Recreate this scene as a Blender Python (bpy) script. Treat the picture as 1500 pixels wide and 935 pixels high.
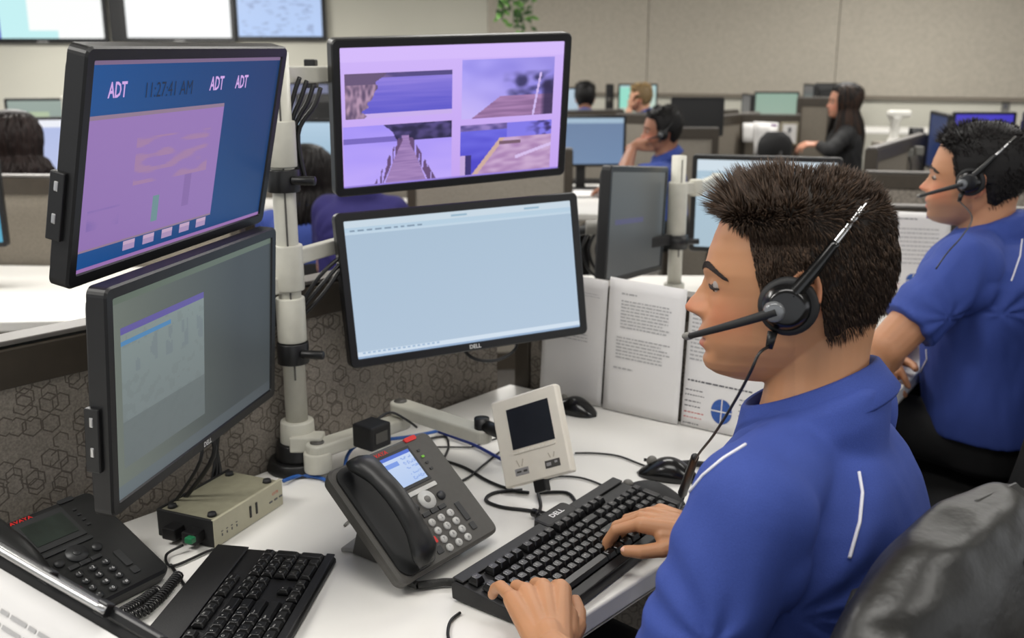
import bpy, math, random
import numpy as np
from mathutils import Vector, Matrix, noise
random.seed(7)
rnd = random.Random(11)
for o in list(bpy.data.objects): bpy.data.objects.remove(o, do_unlink=True)
SC = bpy.context.scene
COL = SC.collection
V = Vector

# ------------------------------------------------------------------ camera
F_PX, CX, CY, PITCH, EYE = 1450.0, 750.0, 467.5, math.radians(14.3), 1.47
cam_d = bpy.data.cameras.new('camera')
cam = bpy.data.objects.new('camera', cam_d); COL.objects.link(cam)
cam.location = (0, 0, EYE); cam.rotation_euler = (math.pi/2 - PITCH, 0, 0)
cam_d.sensor_width = 36; cam_d.lens = 36*F_PX/1500
cam_d.clip_start = .05; cam_d.clip_end = 60
cam_d.dof.use_dof = True; cam_d.dof.focus_distance = 1.32; cam_d.dof.aperture_fstop = 5.6
SC.camera = cam
SC.view_settings.view_transform = 'Standard'
SC.view_settings.look = 'None'
SC.view_settings.exposure = 0.31
SC.view_settings.gamma = 1.0
SC.view_settings.use_curve_mapping = False
world = bpy.data.worlds.new('world'); SC.world = world; world.use_nodes = True
world.node_tree.nodes['Background'].inputs[0].default_value = (.95, .97, 1.0, 1)
world.node_tree.nodes['Background'].inputs[1].default_value = .86

def ceiling_lamp(x, y, power, sx=1.2, sy=.6):
    d = bpy.data.lights.new('ceiling_lamp', 'AREA'); d.shape = 'RECTANGLE'
    d.size = sx; d.size_y = sy; d.energy = power; d.color = (1.0, .975, .93)
    o = bpy.data.objects.new('ceiling_lamp', d); COL.objects.link(o)
    o.location = (x, y, 2.66)
    return o
for lx, ly, lp in ((-1.9, .6, 42), (.1, .9, 14), (2.1, .6, 15), (-1.9, 3.2, 36), (.3, 3.2, 22), (2.5, 3.2, 20),
                   (-3, 6.2, 49), (0, 6.2, 32), (3, 6.0, 32), (-4.2, 9.2, 140), (-.6, 9.0, 35), (2.6, 8.0, 41)):
    ceiling_lamp(lx, ly, lp)

def ray(px, py):
    u = (px-CX)/F_PX; w = -(py-CY)/F_PX
    return V((u, math.cos(PITCH)+w*math.sin(PITCH), -math.sin(PITCH)+w*math.cos(PITCH)))
def PW(px, py, zc): return V((0, 0, EYE)) + ray(px, py)*zc
def DK(px, py, z=.73):
    d = ray(px, py); return V((0, 0, EYE)) + d*((z-EYE)/d.z)

# ------------------------------------------------------------------ materials
def lin(c):
    return tuple(((x/255)/12.92 if x/255 <= .04045 else ((x/255+.055)/1.055)**2.4) for x in c)
MATS = {}
def mat(name, rgb, rough=.5, metal=0., nscale=None, namp=.12, bump=0., bscale=400., spec=.5, sss=0., coat=0.):
    if name in MATS: return MATS[name]
    m = bpy.data.materials.new(name); m.use_nodes = True
    nt = m.node_tree; b = nt.nodes['Principled BSDF']; c = lin(rgb)
    b.inputs['Base Color'].default_value = (*c, 1); b.inputs['Roughness'].default_value = rough
    b.inputs['Metallic'].default_value = metal
    b.inputs['Specular IOR Level'].default_value = spec
    if coat: b.inputs['Coat Weight'].default_value = coat; b.inputs['Coat Roughness'].default_value = .2
    if sss:
        b.inputs['Subsurface Weight'].default_value = sss; b.inputs['Subsurface Radius'].default_value = (1, .35, .2); b.inputs['Subsurface Scale'].default_value = .006
    tc = nt.nodes.new('ShaderNodeTexCoord')
    if nscale:
        n = nt.nodes.new('ShaderNodeTexNoise'); n.inputs['Scale'].default_value = nscale; n.inputs['Detail'].default_value = 4
        nt.links.new(tc.outputs['Object'], n.inputs['Vector'])
        r = nt.nodes.new('ShaderNodeValToRGB')
        r.color_ramp.elements[0].position = .3; r.color_ramp.elements[1].position = .7
        r.color_ramp.elements[0].color = (*[max(0, x*(1-namp)) for x in c], 1)
        r.color_ramp.elements[1].color = (*[min(1, x*(1+namp)) for x in c], 1)
        nt.links.new(n.outputs['Fac'], r.inputs['Fac']); nt.links.new(r.outputs['Color'], b.inputs['Base Color'])
    if bump:
        n2 = nt.nodes.new('ShaderNodeTexNoise'); n2.inputs['Scale'].default_value = bscale; n2.inputs['Detail'].default_value = 3
        nt.links.new(tc.outputs['Object'], n2.inputs['Vector'])
        bp = nt.nodes.new('ShaderNodeBump'); bp.inputs['Strength'].default_value = bump; bp.inputs['Distance'].default_value = .002
        nt.links.new(n2.outputs['Fac'], bp.inputs['Height']); nt.links.new(bp.outputs['Normal'], b.inputs['Normal'])
    MATS[name] = m
    return m
def attr_mat(name, emit=0., rough=.5, sss=0., spec=.5):
    """colour comes from the mesh's own colour attribute"""
    if name in MATS: return MATS[name]
    m = bpy.data.materials.new(name); m.use_nodes = True
    nt = m.node_tree; b = nt.nodes['Principled BSDF']
    a = nt.nodes.new('ShaderNodeAttribute'); a.attribute_name = 'col'
    b.inputs['Roughness'].default_value = rough; b.inputs['Specular IOR Level'].default_value = spec
    if emit:
        b.inputs['Base Color'].default_value = (.01, .01, .012, 1)
        nt.links.new(a.outputs['Color'], b.inputs['Emission Color']); b.inputs['Emission Strength'].default_value = emit
    else: nt.links.new(a.outputs['Color'], b.inputs['Base Color'])
    if sss:
        b.inputs['Subsurface Weight'].default_value = sss; b.inputs['Subsurface Radius'].default_value = (1, .35, .2); b.inputs['Subsurface Scale'].default_value = .006
    MATS[name] = m
    return m

def hex_fabric(name, base, line, cell=23.0, R=.30, t=.055):
    """woven panel cloth with scattered outlined hexagons"""
    m = bpy.data.materials.new(name); m.use_nodes = True
    nt = m.node_tree; N = nt.nodes.new; L = nt.links.new; b = nt.nodes['Principled BSDF']
    b.inputs['Roughness'].default_value = .95; b.inputs['Specular IOR Level'].default_value = .15
    tc = N('ShaderNodeTexCoord')
    def math_(op, a, c=None, val=None):
        q = N('ShaderNodeMath'); q.operation = op
        if isinstance(a, (int, float)): q.inputs[0].default_value = a
        else: L(a, q.inputs[0])
        if c is not None:
            if isinstance(c, (int, float)): q.inputs[1].default_value = c
            else: L(c, q.inputs[1])
        return q.outputs[0]
    sep0 = N('ShaderNodeSeparateXYZ'); L(tc.outputs['Object'], sep0.inputs[0])
    masks = []
    for k, (off, sc) in enumerate(((0., 1.), (3.37, .93), (7.9, 1.12))):
        cb = N('ShaderNodeCombineXYZ')
        L(math_('ADD', sep0.outputs['X'], off), cb.inputs[0]); L(math_('ADD', sep0.outputs['Z'], off*1.7), cb.inputs[1])
        mp = N('ShaderNodeVectorMath'); mp.operation = 'SCALE'; mp.inputs['Scale'].default_value = cell*sc; L(cb.outputs[0], mp.inputs[0])
        vo = N('ShaderNodeTexVoronoi'); vo.voronoi_dimensions = '2D'; vo.inputs['Scale'].default_value = 1.0; vo.inputs['Randomness'].default_value = .75
        L(mp.outputs[0], vo.inputs['Vector'])
        df = N('ShaderNodeVectorMath'); df.operation = 'SUBTRACT'; L(mp.outputs[0], df.inputs[0]); L(vo.outputs['Position'], df.inputs[1])
        s = N('ShaderNodeSeparateXYZ'); L(df.outputs[0], s.inputs[0])
        ax = math_('ABSOLUTE', s.outputs['X']); ay = math_('ABSOLUTE', s.outputs['Y'])
        d = math_('MAXIMUM', ax, math_('ADD', math_('MULTIPLY', ax, .5), math_('MULTIPLY', ay, .866)))
        ring = math_('LESS_THAN', math_('ABSOLUTE', math_('SUBTRACT', d, R)), t*.5)
        if k == 2:
            sc3 = N('ShaderNodeSeparateXYZ'); L(vo.outputs['Color'], sc3.inputs[0])
            ring = math_('MULTIPLY', ring, math_('GREATER_THAN', sc3.outputs['X'], .6))
        if k == 1:
            sc3 = N('ShaderNodeSeparateXYZ'); L(vo.outputs['Color'], sc3.inputs[0])
            ring = math_('MULTIPLY', ring, math_('GREATER_THAN', sc3.outputs['X'], .35))
        masks.append(ring)
    tot = math_('MAXIMUM', math_('MAXIMUM', masks[0], masks[1]), masks[2])
    n = N('ShaderNodeTexNoise'); n.inputs['Scale'].default_value = 260; n.inputs['Detail'].default_value = 2; L(tc.outputs['Object'], n.inputs['Vector'])
    r = N('ShaderNodeValToRGB'); L(n.outputs['Fac'], r.inputs['Fac'])
    cb_, cl = lin(base), lin(line)
    r.color_ramp.elements[0].position = .3; r.color_ramp.elements[1].position = .7
    r.color_ramp.elements[0].color = (*[x*.78 for x in cb_], 1); r.color_ramp.elements[1].color = (*[x*1.2 for x in cb_], 1)
    mx = N('ShaderNodeMix'); mx.data_type = 'RGBA'; L(math_('MULTIPLY', tot, .7), mx.inputs[0]); L(r.outputs[0], mx.inputs[6]); mx.inputs[7].default_value = (*cl, 1)
    L(mx.outputs[2], b.inputs['Base Color'])
    bp = N('ShaderNodeBump'); bp.inputs['Strength'].default_value = .4; bp.inputs['Distance'].default_value = .001; L(n.outputs['Fac'], bp.inputs['Height']); L(bp.outputs[0], b.inputs['Normal'])
    MATS[name] = m
    return m

M_desk = mat('desk_laminate', (232, 230, 225), .32, nscale=3, namp=.02, spec=.4)
M_edge = mat('desk_edge', (176, 172, 164), .5)
M_rail = mat('rail_brown', (62, 55, 46), .5, nscale=30, namp=.1)
M_alu = mat('rail_aluminium', (112, 108, 104), .5, .2)
M_hex = hex_fabric('hex_fabric', (138, 131, 122), (78, 71, 64))
M_fab = mat('plain_fabric', (128, 121, 110), .95, nscale=240, namp=.2, bump=.3, spec=.15)
M_fab2 = mat('light_fabric', (146, 140, 130), .95, nscale=200, namp=.15, spec=.15)
M_blk = mat('black_plastic', (17, 17, 18), .42, nscale=60, namp=.1)
M_blk2 = mat('glossy_black', (12, 12, 13), .22, nscale=60, namp=.1)
M_blkm = mat('matt_black', (22, 22, 23), .65, nscale=60, namp=.1)
M_charc = mat('charcoal_plastic', (78, 76, 72), .5, nscale=90, namp=.05, bump=.05)
M_pole = mat('pole_paint', (196, 194, 182), .4, nscale=40, namp=.04)
M_cream = mat('cream_plastic', (236, 230, 216), .5, nscale=30, namp=.03)
M_silver = mat('silver', (190, 190, 190), .3, .9)
M_chrome = mat('chrome', (215, 215, 215), .15, 1.)
M_paper = mat('paper', (226, 224, 222), .8, nscale=8, namp=.03)
M_ink = mat('ink_grey', (172, 171, 171), .8)
M_ink2 = mat('ink_dark', (90, 90, 95), .8)
M_inkb = mat('ink_blue', (52, 88, 160), .8, nscale=60, namp=.25)
M_inkp = mat('ink_purple', (110, 60, 130), .8)
M_inkr = mat('ink_red', (200, 70, 60), .8)
M_white = mat('legend_white', (225, 225, 225), .5)
M_grey = mat('grey_plastic', (120, 118, 112), .5)
M_red = mat('red_plastic', (215, 40, 38), .4)
M_blue_cable = mat('blue_cable', (40, 90, 165), .4, nscale=50, namp=.1)
M_green = mat('green_plastic', (30, 110, 70), .4)
M_box = mat('box_metal', (148, 145, 124), .45, .25, nscale=60, namp=.08)
M_leather = mat('black_leather', (30, 29, 27), .40, nscale=14, namp=.25, bump=.35, bscale=90, spec=.6)
M_chair = mat('chair_black', (20, 20, 21), .7, nscale=90, namp=.15)
M_shirt = mat('polo_blue', (57, 76, 149), .75, nscale=700, namp=.09, bump=.25, bscale=900, spec=.25)
M_shirtd = mat('shirt_navy', (44, 40, 92), .8, nscale=300, namp=.09, spec=.2)
M_piping = mat('piping_white', (228, 228, 235), .7)
M_trouser = mat('trouser_black', (16, 16, 18), .8, nscale=200, namp=.2)
M_skin = attr_mat('skin', rough=.48, sss=.12, spec=.4)
M_hair = attr_mat('hair', rough=.55, spec=.3)
M_screen = attr_mat('screen_glow', emit=.805, rough=.35, spec=.25)
M_darkglass = mat('lcd_off', (34, 36, 44), .2, nscale=12, namp=.15)
M_eye = mat('eye_white', (165, 155, 148), .3)
M_iris = mat('iris', (50, 34, 24), .15)
M_leaf = mat('leaf', (96, 150, 60), .5, nscale=20, namp=.35)
M_leafd = mat('leaf_dark', (52, 84, 40), .5, nscale=20, namp=.35)

# ------------------------------------------------------------------ object helpers
MW = {}
def tag(o, label=None, cat=None, group=None, kind=None):
    if label: o['label'] = label
    if cat: o['category'] = cat
    if group: o['group'] = group
    if kind: o['kind'] = kind
    return o
def frame(origin, x=None, y=None, z=None):
    """orthonormal matrix; z exact if given, x projected"""
    if z is None: z = V((0, 0, 1))
    z = V(z).normalized()
    if x is not None:
        x = V(x); x = (x - z*x.dot(z)).normalized(); y = z.cross(x)
    else:
        y = V(y); y = (y - z*y.dot(z)).normalized(); x = y.cross(z)
    m = Matrix((x, y, z)).transposed().to_4x4(); m.translation = V(origin)
    return m
def empty(name, M, label, cat, group=None):
    o = bpy.data.objects.new(name, None); COL.objects.link(o); o.empty_display_size = .05
    if not isinstance(M, Matrix): M = Matrix.Translation(V(M))
    o.matrix_world = M; MW[o.name] = M.copy()
    return tag(o, label, cat, group)
class MB:
    def __init__(s): s.v = []; s.f = []; s.mi = []; s.sm = []; s.col = []; s.usecol = False
    def add(s, vs, fs, mi=0, smooth=False, M=None, col=None):
        b = len(s.v)
        for p in vs:
            p = V(p); s.v.append(M @ p if M is not None else p)
        for f in fs: s.f.append([b+i for i in f]); s.mi.append(mi); s.sm.append(smooth); s.col.append(col)
        if col is not None: s.usecol = True
        return s
    def box(s, c, d, mi=0, M=None, R=None, taper=1.0, col=None):
        hx, hy, hz = d[0]/2, d[1]/2, d[2]/2
        vs = []
        for z, t in ((-hz, 1.), (hz, taper)):
            for x, y in ((-hx, -hy), (hx, -hy), (hx, hy), (-hx, hy)):
                p = V((x*t, y*t, z)); p = R @ p if R is not None else p
                vs.append(p + V(c))
        return s.add(vs, [(3, 2, 1, 0), (4, 5, 6, 7), (0, 1, 5, 4), (1, 2, 6, 5), (2, 3, 7, 6), (3, 0, 4, 7)], mi, False, M, col)
    def prism(s, poly, z0, z1, mi=0, M=None, smooth=False, col=None):
        n = len(poly); vs = [V((p[0], p[1], z0)) for p in poly]+[V((p[0], p[1], z1)) for p in poly]
        fs = [tuple(range(n-1, -1, -1)), tuple(range(n, 2*n))]+[(i, (i+1) % n, n+(i+1) % n, n+i) for i in range(n)]
        return s.add(vs, fs, mi, smooth, M, col)
    def rrect(s, c, w, h, z0, z1, r=.01, mi=0, M=None, seg=5, col=None):
        poly = []
        for (sx, sy, a0) in ((1, 1, 0), (-1, 1, 90), (-1, -1, 180), (1, -1, 270)):
            for k in range(seg+1):
                a = math.radians(a0+90*k/seg)
                poly.append((c[0]+sx*(w/2-r)+r*math.cos(a), c[1]+sy*(h/2-r)+r*math.sin(a)))
        return s.prism(poly, z0, z1, mi, M, False, col)
    def loft(s, rings, mi=0, smooth=True, cap=True, M=None, closed=True, col=None):
        n = len(rings[0]); vs = [p for r in rings for p in r]; fs = []
        for i in range(len(rings)-1):
            for j in range(n if closed else n-1):
                k = (j+1) % n; fs.append((i*n+j, i*n+k, (i+1)*n+k, (i+1)*n+j))
        if cap and closed:
            fs.append(tuple(range(n-1, -1, -1))); fs.append(tuple(range((len(rings)-1)*n, len(rings)*n)))
        return s.add(vs, fs, mi, smooth, M, col)
    def cyl(s, p0, p1, r0, r1=None, seg=20, mi=0, M=None, smooth=True, col=None):
        r1 = r0 if r1 is None else r1
        p0, p1 = V(p0), V(p1); a = (p1-p0).normalized()
        x = a.orthogonal().normalized(); y = a.cross(x)
        rg = [[p+(x*math.cos(t)+y*math.sin(t))*r for t in [2*math.pi*k/seg for k in range(seg)]] for p, r in ((p0, r0), (p1, r1))]
        return s.loft(rg, mi, smooth, True, M, True, col)
    def tube(s, pts, r, seg=8, mi=0, M=None, smooth_path=True, sub=5, flat=None):
        P = [V(p) for p in pts]
        if smooth_path and len(P) > 2:
            Q = []
            for i in range(len(P)-1):
                a, b, c, d = P[max(i-1, 0)], P[i], P[i+1], P[min(i+2, len(P)-1)]
                for k in range(sub):
                    t = k/sub
                    Q.append(.5*((2*b)+(c-a)*t+(2*a-5*b+4*c-d)*t*t+(3*b-a-3*c+d)*t**3))
            Q.append(P[-1]); P = Q
        rings = []; up = None; n = len(P)
        rr = r if callable(r) else (lambda t: r)
        for i in range(n):
            tn = (P[min(i+1, n-1)]-P[max(i-1, 0)])
            tn = tn.normalized() if tn.length > 1e-9 else V((0, 0, 1))
            if up is None: up = tn.orthogonal().normalized()
            up = (up-tn*up.dot(tn)); up = up.normalized() if up.length > 1e-6 else tn.orthogonal().normalized()
            s2 = tn.cross(up); q = rr(i/(n-1))
            rings.append([P[i]+(up*math.cos(t)+s2*math.sin(t))*q for t in [2*math.pi*k/seg for k in range(seg)]])
        return s.loft(rings, mi, True, True, M)
    def capsule(s, p0, r0, p1, r1, seg=18, mi=0, flat0=False, flat1=False, M=None):
        p0, p1 = V(p0), V(p1); a = (p1-p0); L = a.length; a = a.normalized() if L > 1e-9 else V((0, 0, 1))
        x = a.orthogonal().normalized(); y = a.cross(x); rings = []
        if not flat0:
            for k in range(1, 6):
                t = math.pi/2*(1-k/6); rings.append((p0-a*r0*math.sin(t), r0*math.cos(t)))
        rings.append((p0, r0)); rings.append((p1, r1))
        if not flat1:
            for k in range(1, 6):
                t = math.pi/2*k/6; rings.append((p1+a*r1*math.sin(t), r1*math.cos(t)))
        return s.loft([[c+(x*math.cos(t)+y*math.sin(t))*r for t in [2*math.pi*k/seg for k in range(seg)]] for c, r in rings], mi, True, True, M)
    def ellip(s, c, R3, mi=0, M=None, rot=None, nu=20, nv=12, col=None):
        rings = []
        for i in range(1, nv):
            th = math.pi*i/nv
            rg = []
            for j in range(nu):
                ph = 2*math.pi*j/nu
                p = V((R3[0]*math.sin(th)*math.cos(ph), R3[1]*math.sin(th)*math.sin(ph), -R3[2]*math.cos(th)))
                if rot is not None: p = rot @ p
                rg.append(p+V(c))
            rings.append(rg)
        return s.loft(rings, mi, True, True, M, True, col)
    def build(s, name, mats, parent=None, world=False, bevel=0., bseg=2, label=None):
        me = bpy.data.meshes.new(name)
        vs = s.v
        if world and parent is not None:
            inv = MW[parent.name].inverted(); vs = [inv @ p for p in vs]
        me.from_pydata([tuple(p) for p in vs], [], s.f)
        if not isinstance(mats, (list, tuple)): mats = [mats]
        for m in mats: me.materials.append(m)
        me.polygons.foreach_set('material_index', s.mi)
        me.polygons.foreach_set('use_smooth', s.sm)
        if s.usecol:
            at = me.color_attributes.new('col', 'FLOAT_COLOR', 'CORNER')
            buf = []
            for f, c in zip(s.f, s.col):
                c = c or (1, 1, 1)
                buf.extend((*c, 1.0)*len(f))
            at.data.foreach_set('color', buf)
        me.update()
        o = bpy.data.objects.new(name, me); COL.objects.link(o)
        if parent is not None: o.parent = parent; MW[o.name] = MW[parent.name].copy()
        else: MW[o.name] = Matrix.Identity(4)
        if bevel:
            md = o.modifiers.new('bevel', 'BEVEL'); md.width = bevel; md.segments = bseg; md.limit_method = 'ANGLE'; md.angle_limit = math.radians(40)
        if label: o['label'] = label
        return o
def recenter(o):
    """put a single-mesh thing's origin at its base"""
    me = o.data; n = len(me.vertices); a = np.empty(n*3); me.vertices.foreach_get('co', a); a = a.reshape(-1, 3)
    c = np.array([(a[:, 0].min()+a[:, 0].max())/2, (a[:, 1].min()+a[:, 1].max())/2, a[:, 2].min()])
    a -= c; me.vertices.foreach_set('co', a.ravel()); me.update(); o.location = V(c)
    return o
def copy_tree(o, M=None, label=None, parent=None):
    c = o.copy(); COL.objects.link(c)
    if parent is not None: c.parent = parent
    if M is not None: c.matrix_world = M
    if label: c['label'] = label
    for ch in [x for x in COL.objects if x.parent == o]: copy_tree(ch, parent=c)
    return c
TX = {}
def text_geo(s, size=.01, align='CENTER'):
    key = (s, align)
    if key not in TX:
        cu = bpy.data.curves.new('t', 'FONT'); cu.body = s; cu.size = 1.0; cu.offset = .022 if s in ('ADT', 'DELL', 'AVAYA') else 0; cu.align_x = align; cu.align_y = 'CENTER'; cu.resolution_u = 2
        o = bpy.data.objects.new('t', cu); COL.objects.link(o)
        dg = bpy.context.evaluated_depsgraph_get(); me = bpy.data.meshes.new_from_object(o.evaluated_get(dg))
        TX[key] = ([tuple(v.co) for v in me.vertices], [tuple(p.vertices) for p in me.polygons])
        bpy.data.objects.remove(o, do_unlink=True); bpy.data.curves.remove(cu); bpy.data.meshes.remove(me)
    vs, fs = TX[key]
    return [(x*size, y*size, z) for x, y, z in vs], fs
def add_text(mb, s, size, M, mi=0, sx=1.0, col=None, align='CENTER'):
    vs, fs = text_geo(s, size, align)
    return mb.add([(x*sx, y, z) for x, y, z in vs], fs, mi, False, M, col)
def T(x=0, y=0, z=0): return Matrix.Translation(V((x, y, z)))
def interp(tab, z, k):
    if z <= tab[0][0]: return tab[0][k]
    for a, b in zip(tab, tab[1:]):
        if z <= b[0]:
            t = (z-a[0])/(b[0]-a[0]); t = t*t*(3-2*t)*.35+t*.65
            return a[k]+(b[k]-a[k])*t
    return tab[-1][k]

# ------------------------------------------------------------------ the room
def struct(name, mb, m, **k):
    o = mb.build(name, m, **k); o['kind'] = 'structure'; return o
M_floor = mat('carpet', (92, 88, 84), .95, nscale=120, namp=.3, bump=.4)
M_wallL = mat('wall_paint', (205, 203, 190), .85, nscale=1.2, namp=.03)
M_wallR = mat('wall_panel_cloth', (176, 169, 156), .9, nscale=26, namp=.07, bump=.3, bscale=120)
M_ceil = mat('ceiling_tile', (225, 223, 216), .9, nscale=50, namp=.05)
CORN = V((PW(716, 40, 11.2).x, PW(716, 40, 11.2).y, 0))
WR1 = V((8.2, CORN.y-4.6, 0))
WL1 = V((-9.5, CORN.y-.1, 0))
struct('floor', MB().box((0, 5, -.05), (22, 18, .1)), M_floor)
struct('ceiling', MB().box((0, 5, 2.8), (22, 18, .1)), M_ceil)
def wall(p0, p1, z0, z1, th, side):
    d = (p1-p0); d.z = 0; L = d.length; d.normalize(); n = V((-d.y, d.x, 0))*side
    return MB().prism([(p0.x, p0.y), (p1.x, p1.y), (p1.x+n.x*th, p1.y+n.y*th), (p0.x+n.x*th, p0.y+n.y*th)], z0, z1)
struct('wall_back', wall(WL1, CORN, 0, 2.75, .15, 1), M_wallL)
struct('wall_right', wall(CORN, WR1, 0, 2.75, .15, 1), M_wallL)
# acoustic cloth panels above the trim, one run along the right wall
dW = (WR1-CORN).normalized(); nW = V((dW.y, -dW.x, 0))
def hit_wall(px, py, p0, d):
    r = ray(px, py); n = V((-d.y, d.x, 0)); t = (p0-V((0, 0, 0))).dot(n)/r.dot(n)
    return V((0, 0, EYE))+r*t
zt0 = hit_wall(960, 133, CORN, dW).z; zt1 = hit_wall(1500, 148, CORN, dW).z
ZT = (zt0+zt1)/2
print('trim z', zt0, zt1)
Lw = (WR1-CORN).length; npan = 5
for i in range(npan):
    a = CORN+dW*(Lw*i/npan+.004); b = CORN+dW*(Lw*(i+1)/npan-.004)
    o = struct('trim_%d' % (i+1), wall(a+nW*.002, b+nW*.002, ZT, 2.72, .028, -1), M_wallR, bevel=.004)
struct('trim_6', wall(CORN+nW*.002, WR1+nW*.002, ZT-.035, ZT, .04, -1), mat('trim_dark', (120, 112, 100), .6))

# ------------------------------------------------------------------ partitions and desks
def partition(p0, p1, label, top=1.07, th=.055, fab=None, rail=.07, z0=.0, posts=(1, 1), group=None):
    p0 = V((p0[0], p0[1], 0)); p1 = V((p1[0], p1[1], 0)); d = p1-p0; L = d.length
    root = empty('cubicle_partition', frame((p0+p1)/2, x=d), label, 'partition', group)
    fab = fab or M_fab
    MB().box((0, 0, (z0+.09+top-rail)/2), (L-.06, th*.8, top-rail-z0-.09)).build('fabric_panel', fab, root)
    MB().box((0, 0, top-rail/2-.004), (L, th, rail-.008)).build('top_rail', M_rail, root, bevel=.003)
    MB().box((0, 0, top), (L, th*.9, .008)).build('trim_strip', M_alu, root, bevel=.002)
    MB().box((0, 0, z0+.045), (L, th, .09)).build('base_rail', M_rail, root, bevel=.003)
    for s, f in ((-1, posts[0]), (1, posts[1])):
        if f: MB().box((s*(L/2-.02), 0, (top-.006)/2), (.042, th*1.12, top-.006)).build('post', M_rail, root, bevel=.004)
    return root
C0 = V((-.01, 2.28, 0)); dA = V((-.651, -.759, 0)).normalized(); dB = V((.816, -.578, 0)).normalized()
nA = V((-dA.y, dA.x, 0))            # left of travel; pick the side away from the man
if nA.dot(V((.3, 1.1, 0))-C0) > 0: nA = -nA
nB = V((-dB.y, dB.x, 0))
if nB.dot(V((.3, 1.1, 0))-C0) > 0: nB = -nB
partition(C0+nA*.03, C0+dA*2.3+nA*.03, 'hexagon patterned partition behind the four large monitors and the white desk', fab=M_hex, posts=(0, 1))
partition(C0+nB*.03+dB*.02, C0+dB*.82+nB*.03, 'low partition that the two leaning letter sheets rest against', top=1.0, fab=M_hex, rail=.05, posts=(1, 1))

def desk(poly, label, z=.73, th=.032, legs=True):
    c = sum((V((p[0], p[1], 0)) for p in poly), V((0, 0, 0)))/len(poly)
    root = empty('desk', c, label, 'desk')
    MB().prism([(p[0]-c.x, p[1]-c.y) for p in poly], z-th, z).build('desktop', [M_desk], root, bevel=.004, bseg=3)
    MB().prism([((p[0]-c.x)*1.0, (p[1]-c.y)*1.0) for p in poly], z-th-.002, z-th-.0005).build('edge_band', M_edge, root)
    if legs:
        for i, p in enumerate(poly):
            q = (V((p[0], p[1], 0))-c)*.88
            m = MB(); m.box((q.x, q.y, (z-th)/2), (.05, .05, z-th-.004)); m.box((q.x, q.y, .008), (.07, .07, .016)); m.build('leg', M_grey, root, bevel=.003)
    return root
Fe = V((.0824, 1.212, 0)); du = V((.669, .743, 0))
desk([C0-nA*.0+V((.005, -.01, 0)), C0+dA*2.25, Fe-du*1.75, Fe+du*.80, C0+dB*.765],
     'white L shaped desk with the keyboards and the charcoal desk phone on it')

# ------------------------------------------------------------------ screens
def lerp(a, b, t): return tuple(x+(y-x)*t for x, y in zip(a, b))
def screen_mb(w, h, nx, ny, fn):
    mb = MB(); mb.usecol = True
    for j in range(ny+1):
        for i in range(nx+1): mb.v.append(V((-w/2+w*i/nx, h/2-h*j/ny, 0)))
    for j in range(ny):
        for i in range(nx):
            a = j*(nx+1)+i
            mb.f.append([a, a+nx+1, a+nx+2, a+1]); mb.mi.append(0); mb.sm.append(False)
            mb.col.append(lin(fn((i+.5)/nx, (j+.5)/ny)))
    return mb
def monitor(M, w, h, fn, label, nx=60, ny=36, bez=.017, depth=.05, extra=None, stand=None, group=None, name='monitor', logo=None, off=False, arm=False):
    """M: centre of the screen face, x right, y up, z towards the viewer"""
    root = empty(name, M, label, 'monitor' if name == 'monitor' else 'screen', group)
    # bezel as a rounded frame
    def rr(W, H, r, seg=5):
        out = []
        for (sx, sy, a0) in ((1, 1, 0), (-1, 1, 90), (-1, -1, 180), (1, -1, 270)):
            for k in range(seg+1):
                a = math.radians(a0+90*k/seg); out.append((sx*(W/2-r)+r*math.cos(a), sy*(H/2-r)+r*math.sin(a)))
        return out
    m = MB()
    prof = [(w, h, .012, -.026), (w, h, .012, -.003), (w-.005, h-.005, .010, 0), (w-2*bez+.003, h-2*bez+.003, .003, -.0005), (w-2*bez, h-2*bez, .002, -.004)]
    m.loft([[V((x, y, z)) for x, y in rr(W, H, r)] for W, H, r, z in prof], smooth=False, cap=False)
    m.build('bezel', M_blk, root)
    b = MB(); b.loft([[V((x, y, z)) for x, y in rr(W, H, r)] for W, H, r, z in ((w-.001, h-.001, .012, -.024), (w-.02, h-.02, .02, -.034), (w*.75, h*.72, .03, -depth), (w*.7, h*.66, .03, -depth-.004))], smooth=False)
    b.build('back_shell', M_blkm, root)
    if off:
        MB().box((0, 0, -.0035), (w-2*bez+.001, h-2*bez+.001, .001)).build('screen', M_blk, root)
    else:
        sm = screen_mb(w-2*bez+.001, h-2*bez+.001, nx, ny, fn)
        for p in sm.v: p.z = -.0035
        s = sm.build('screen', M_screen, root)
        if extra: extra(s, w-2*bez, h-2*bez)
    if logo:
        lm = MB(); add_text(lm, logo, .011, T(0, -h/2+bez*.52, .0008)); lm.build('logo', M_white, root)
    if stand is not None:
        zb = stand
        # stand down to desk height zb (world), built in world space
        c = M.translation; nz = M.col[2].to_3d(); nz.z = 0; nz.normalize()
        p = c-nz*(depth+.012); sx = V((-nz.y, nz.x, 0))
        m = MB(); m.box((0, 0, 0), (.06, .018, p.z-zb-.008), M=frame((p.x, p.y, (p.z+zb+.008)/2), x=sx)); m.build('neck', M_blkm, root, world=True, bevel=.004)
        q = p+nz*.03
        m = MB(); m.rrect((0, 0), .24, .17, 0, .011, .04, M=frame((q.x, q.y, zb+.001), x=sx)); m.build('base', M_blkm, root, world=True, bevel=.003)
        b = MB(); b.box((0, 0, 0), (.09, .02, .09), M=frame(c-nz*(depth+.002), x=sx)); b.build('hinge', M_blkm, root, world=True)
    return root
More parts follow.
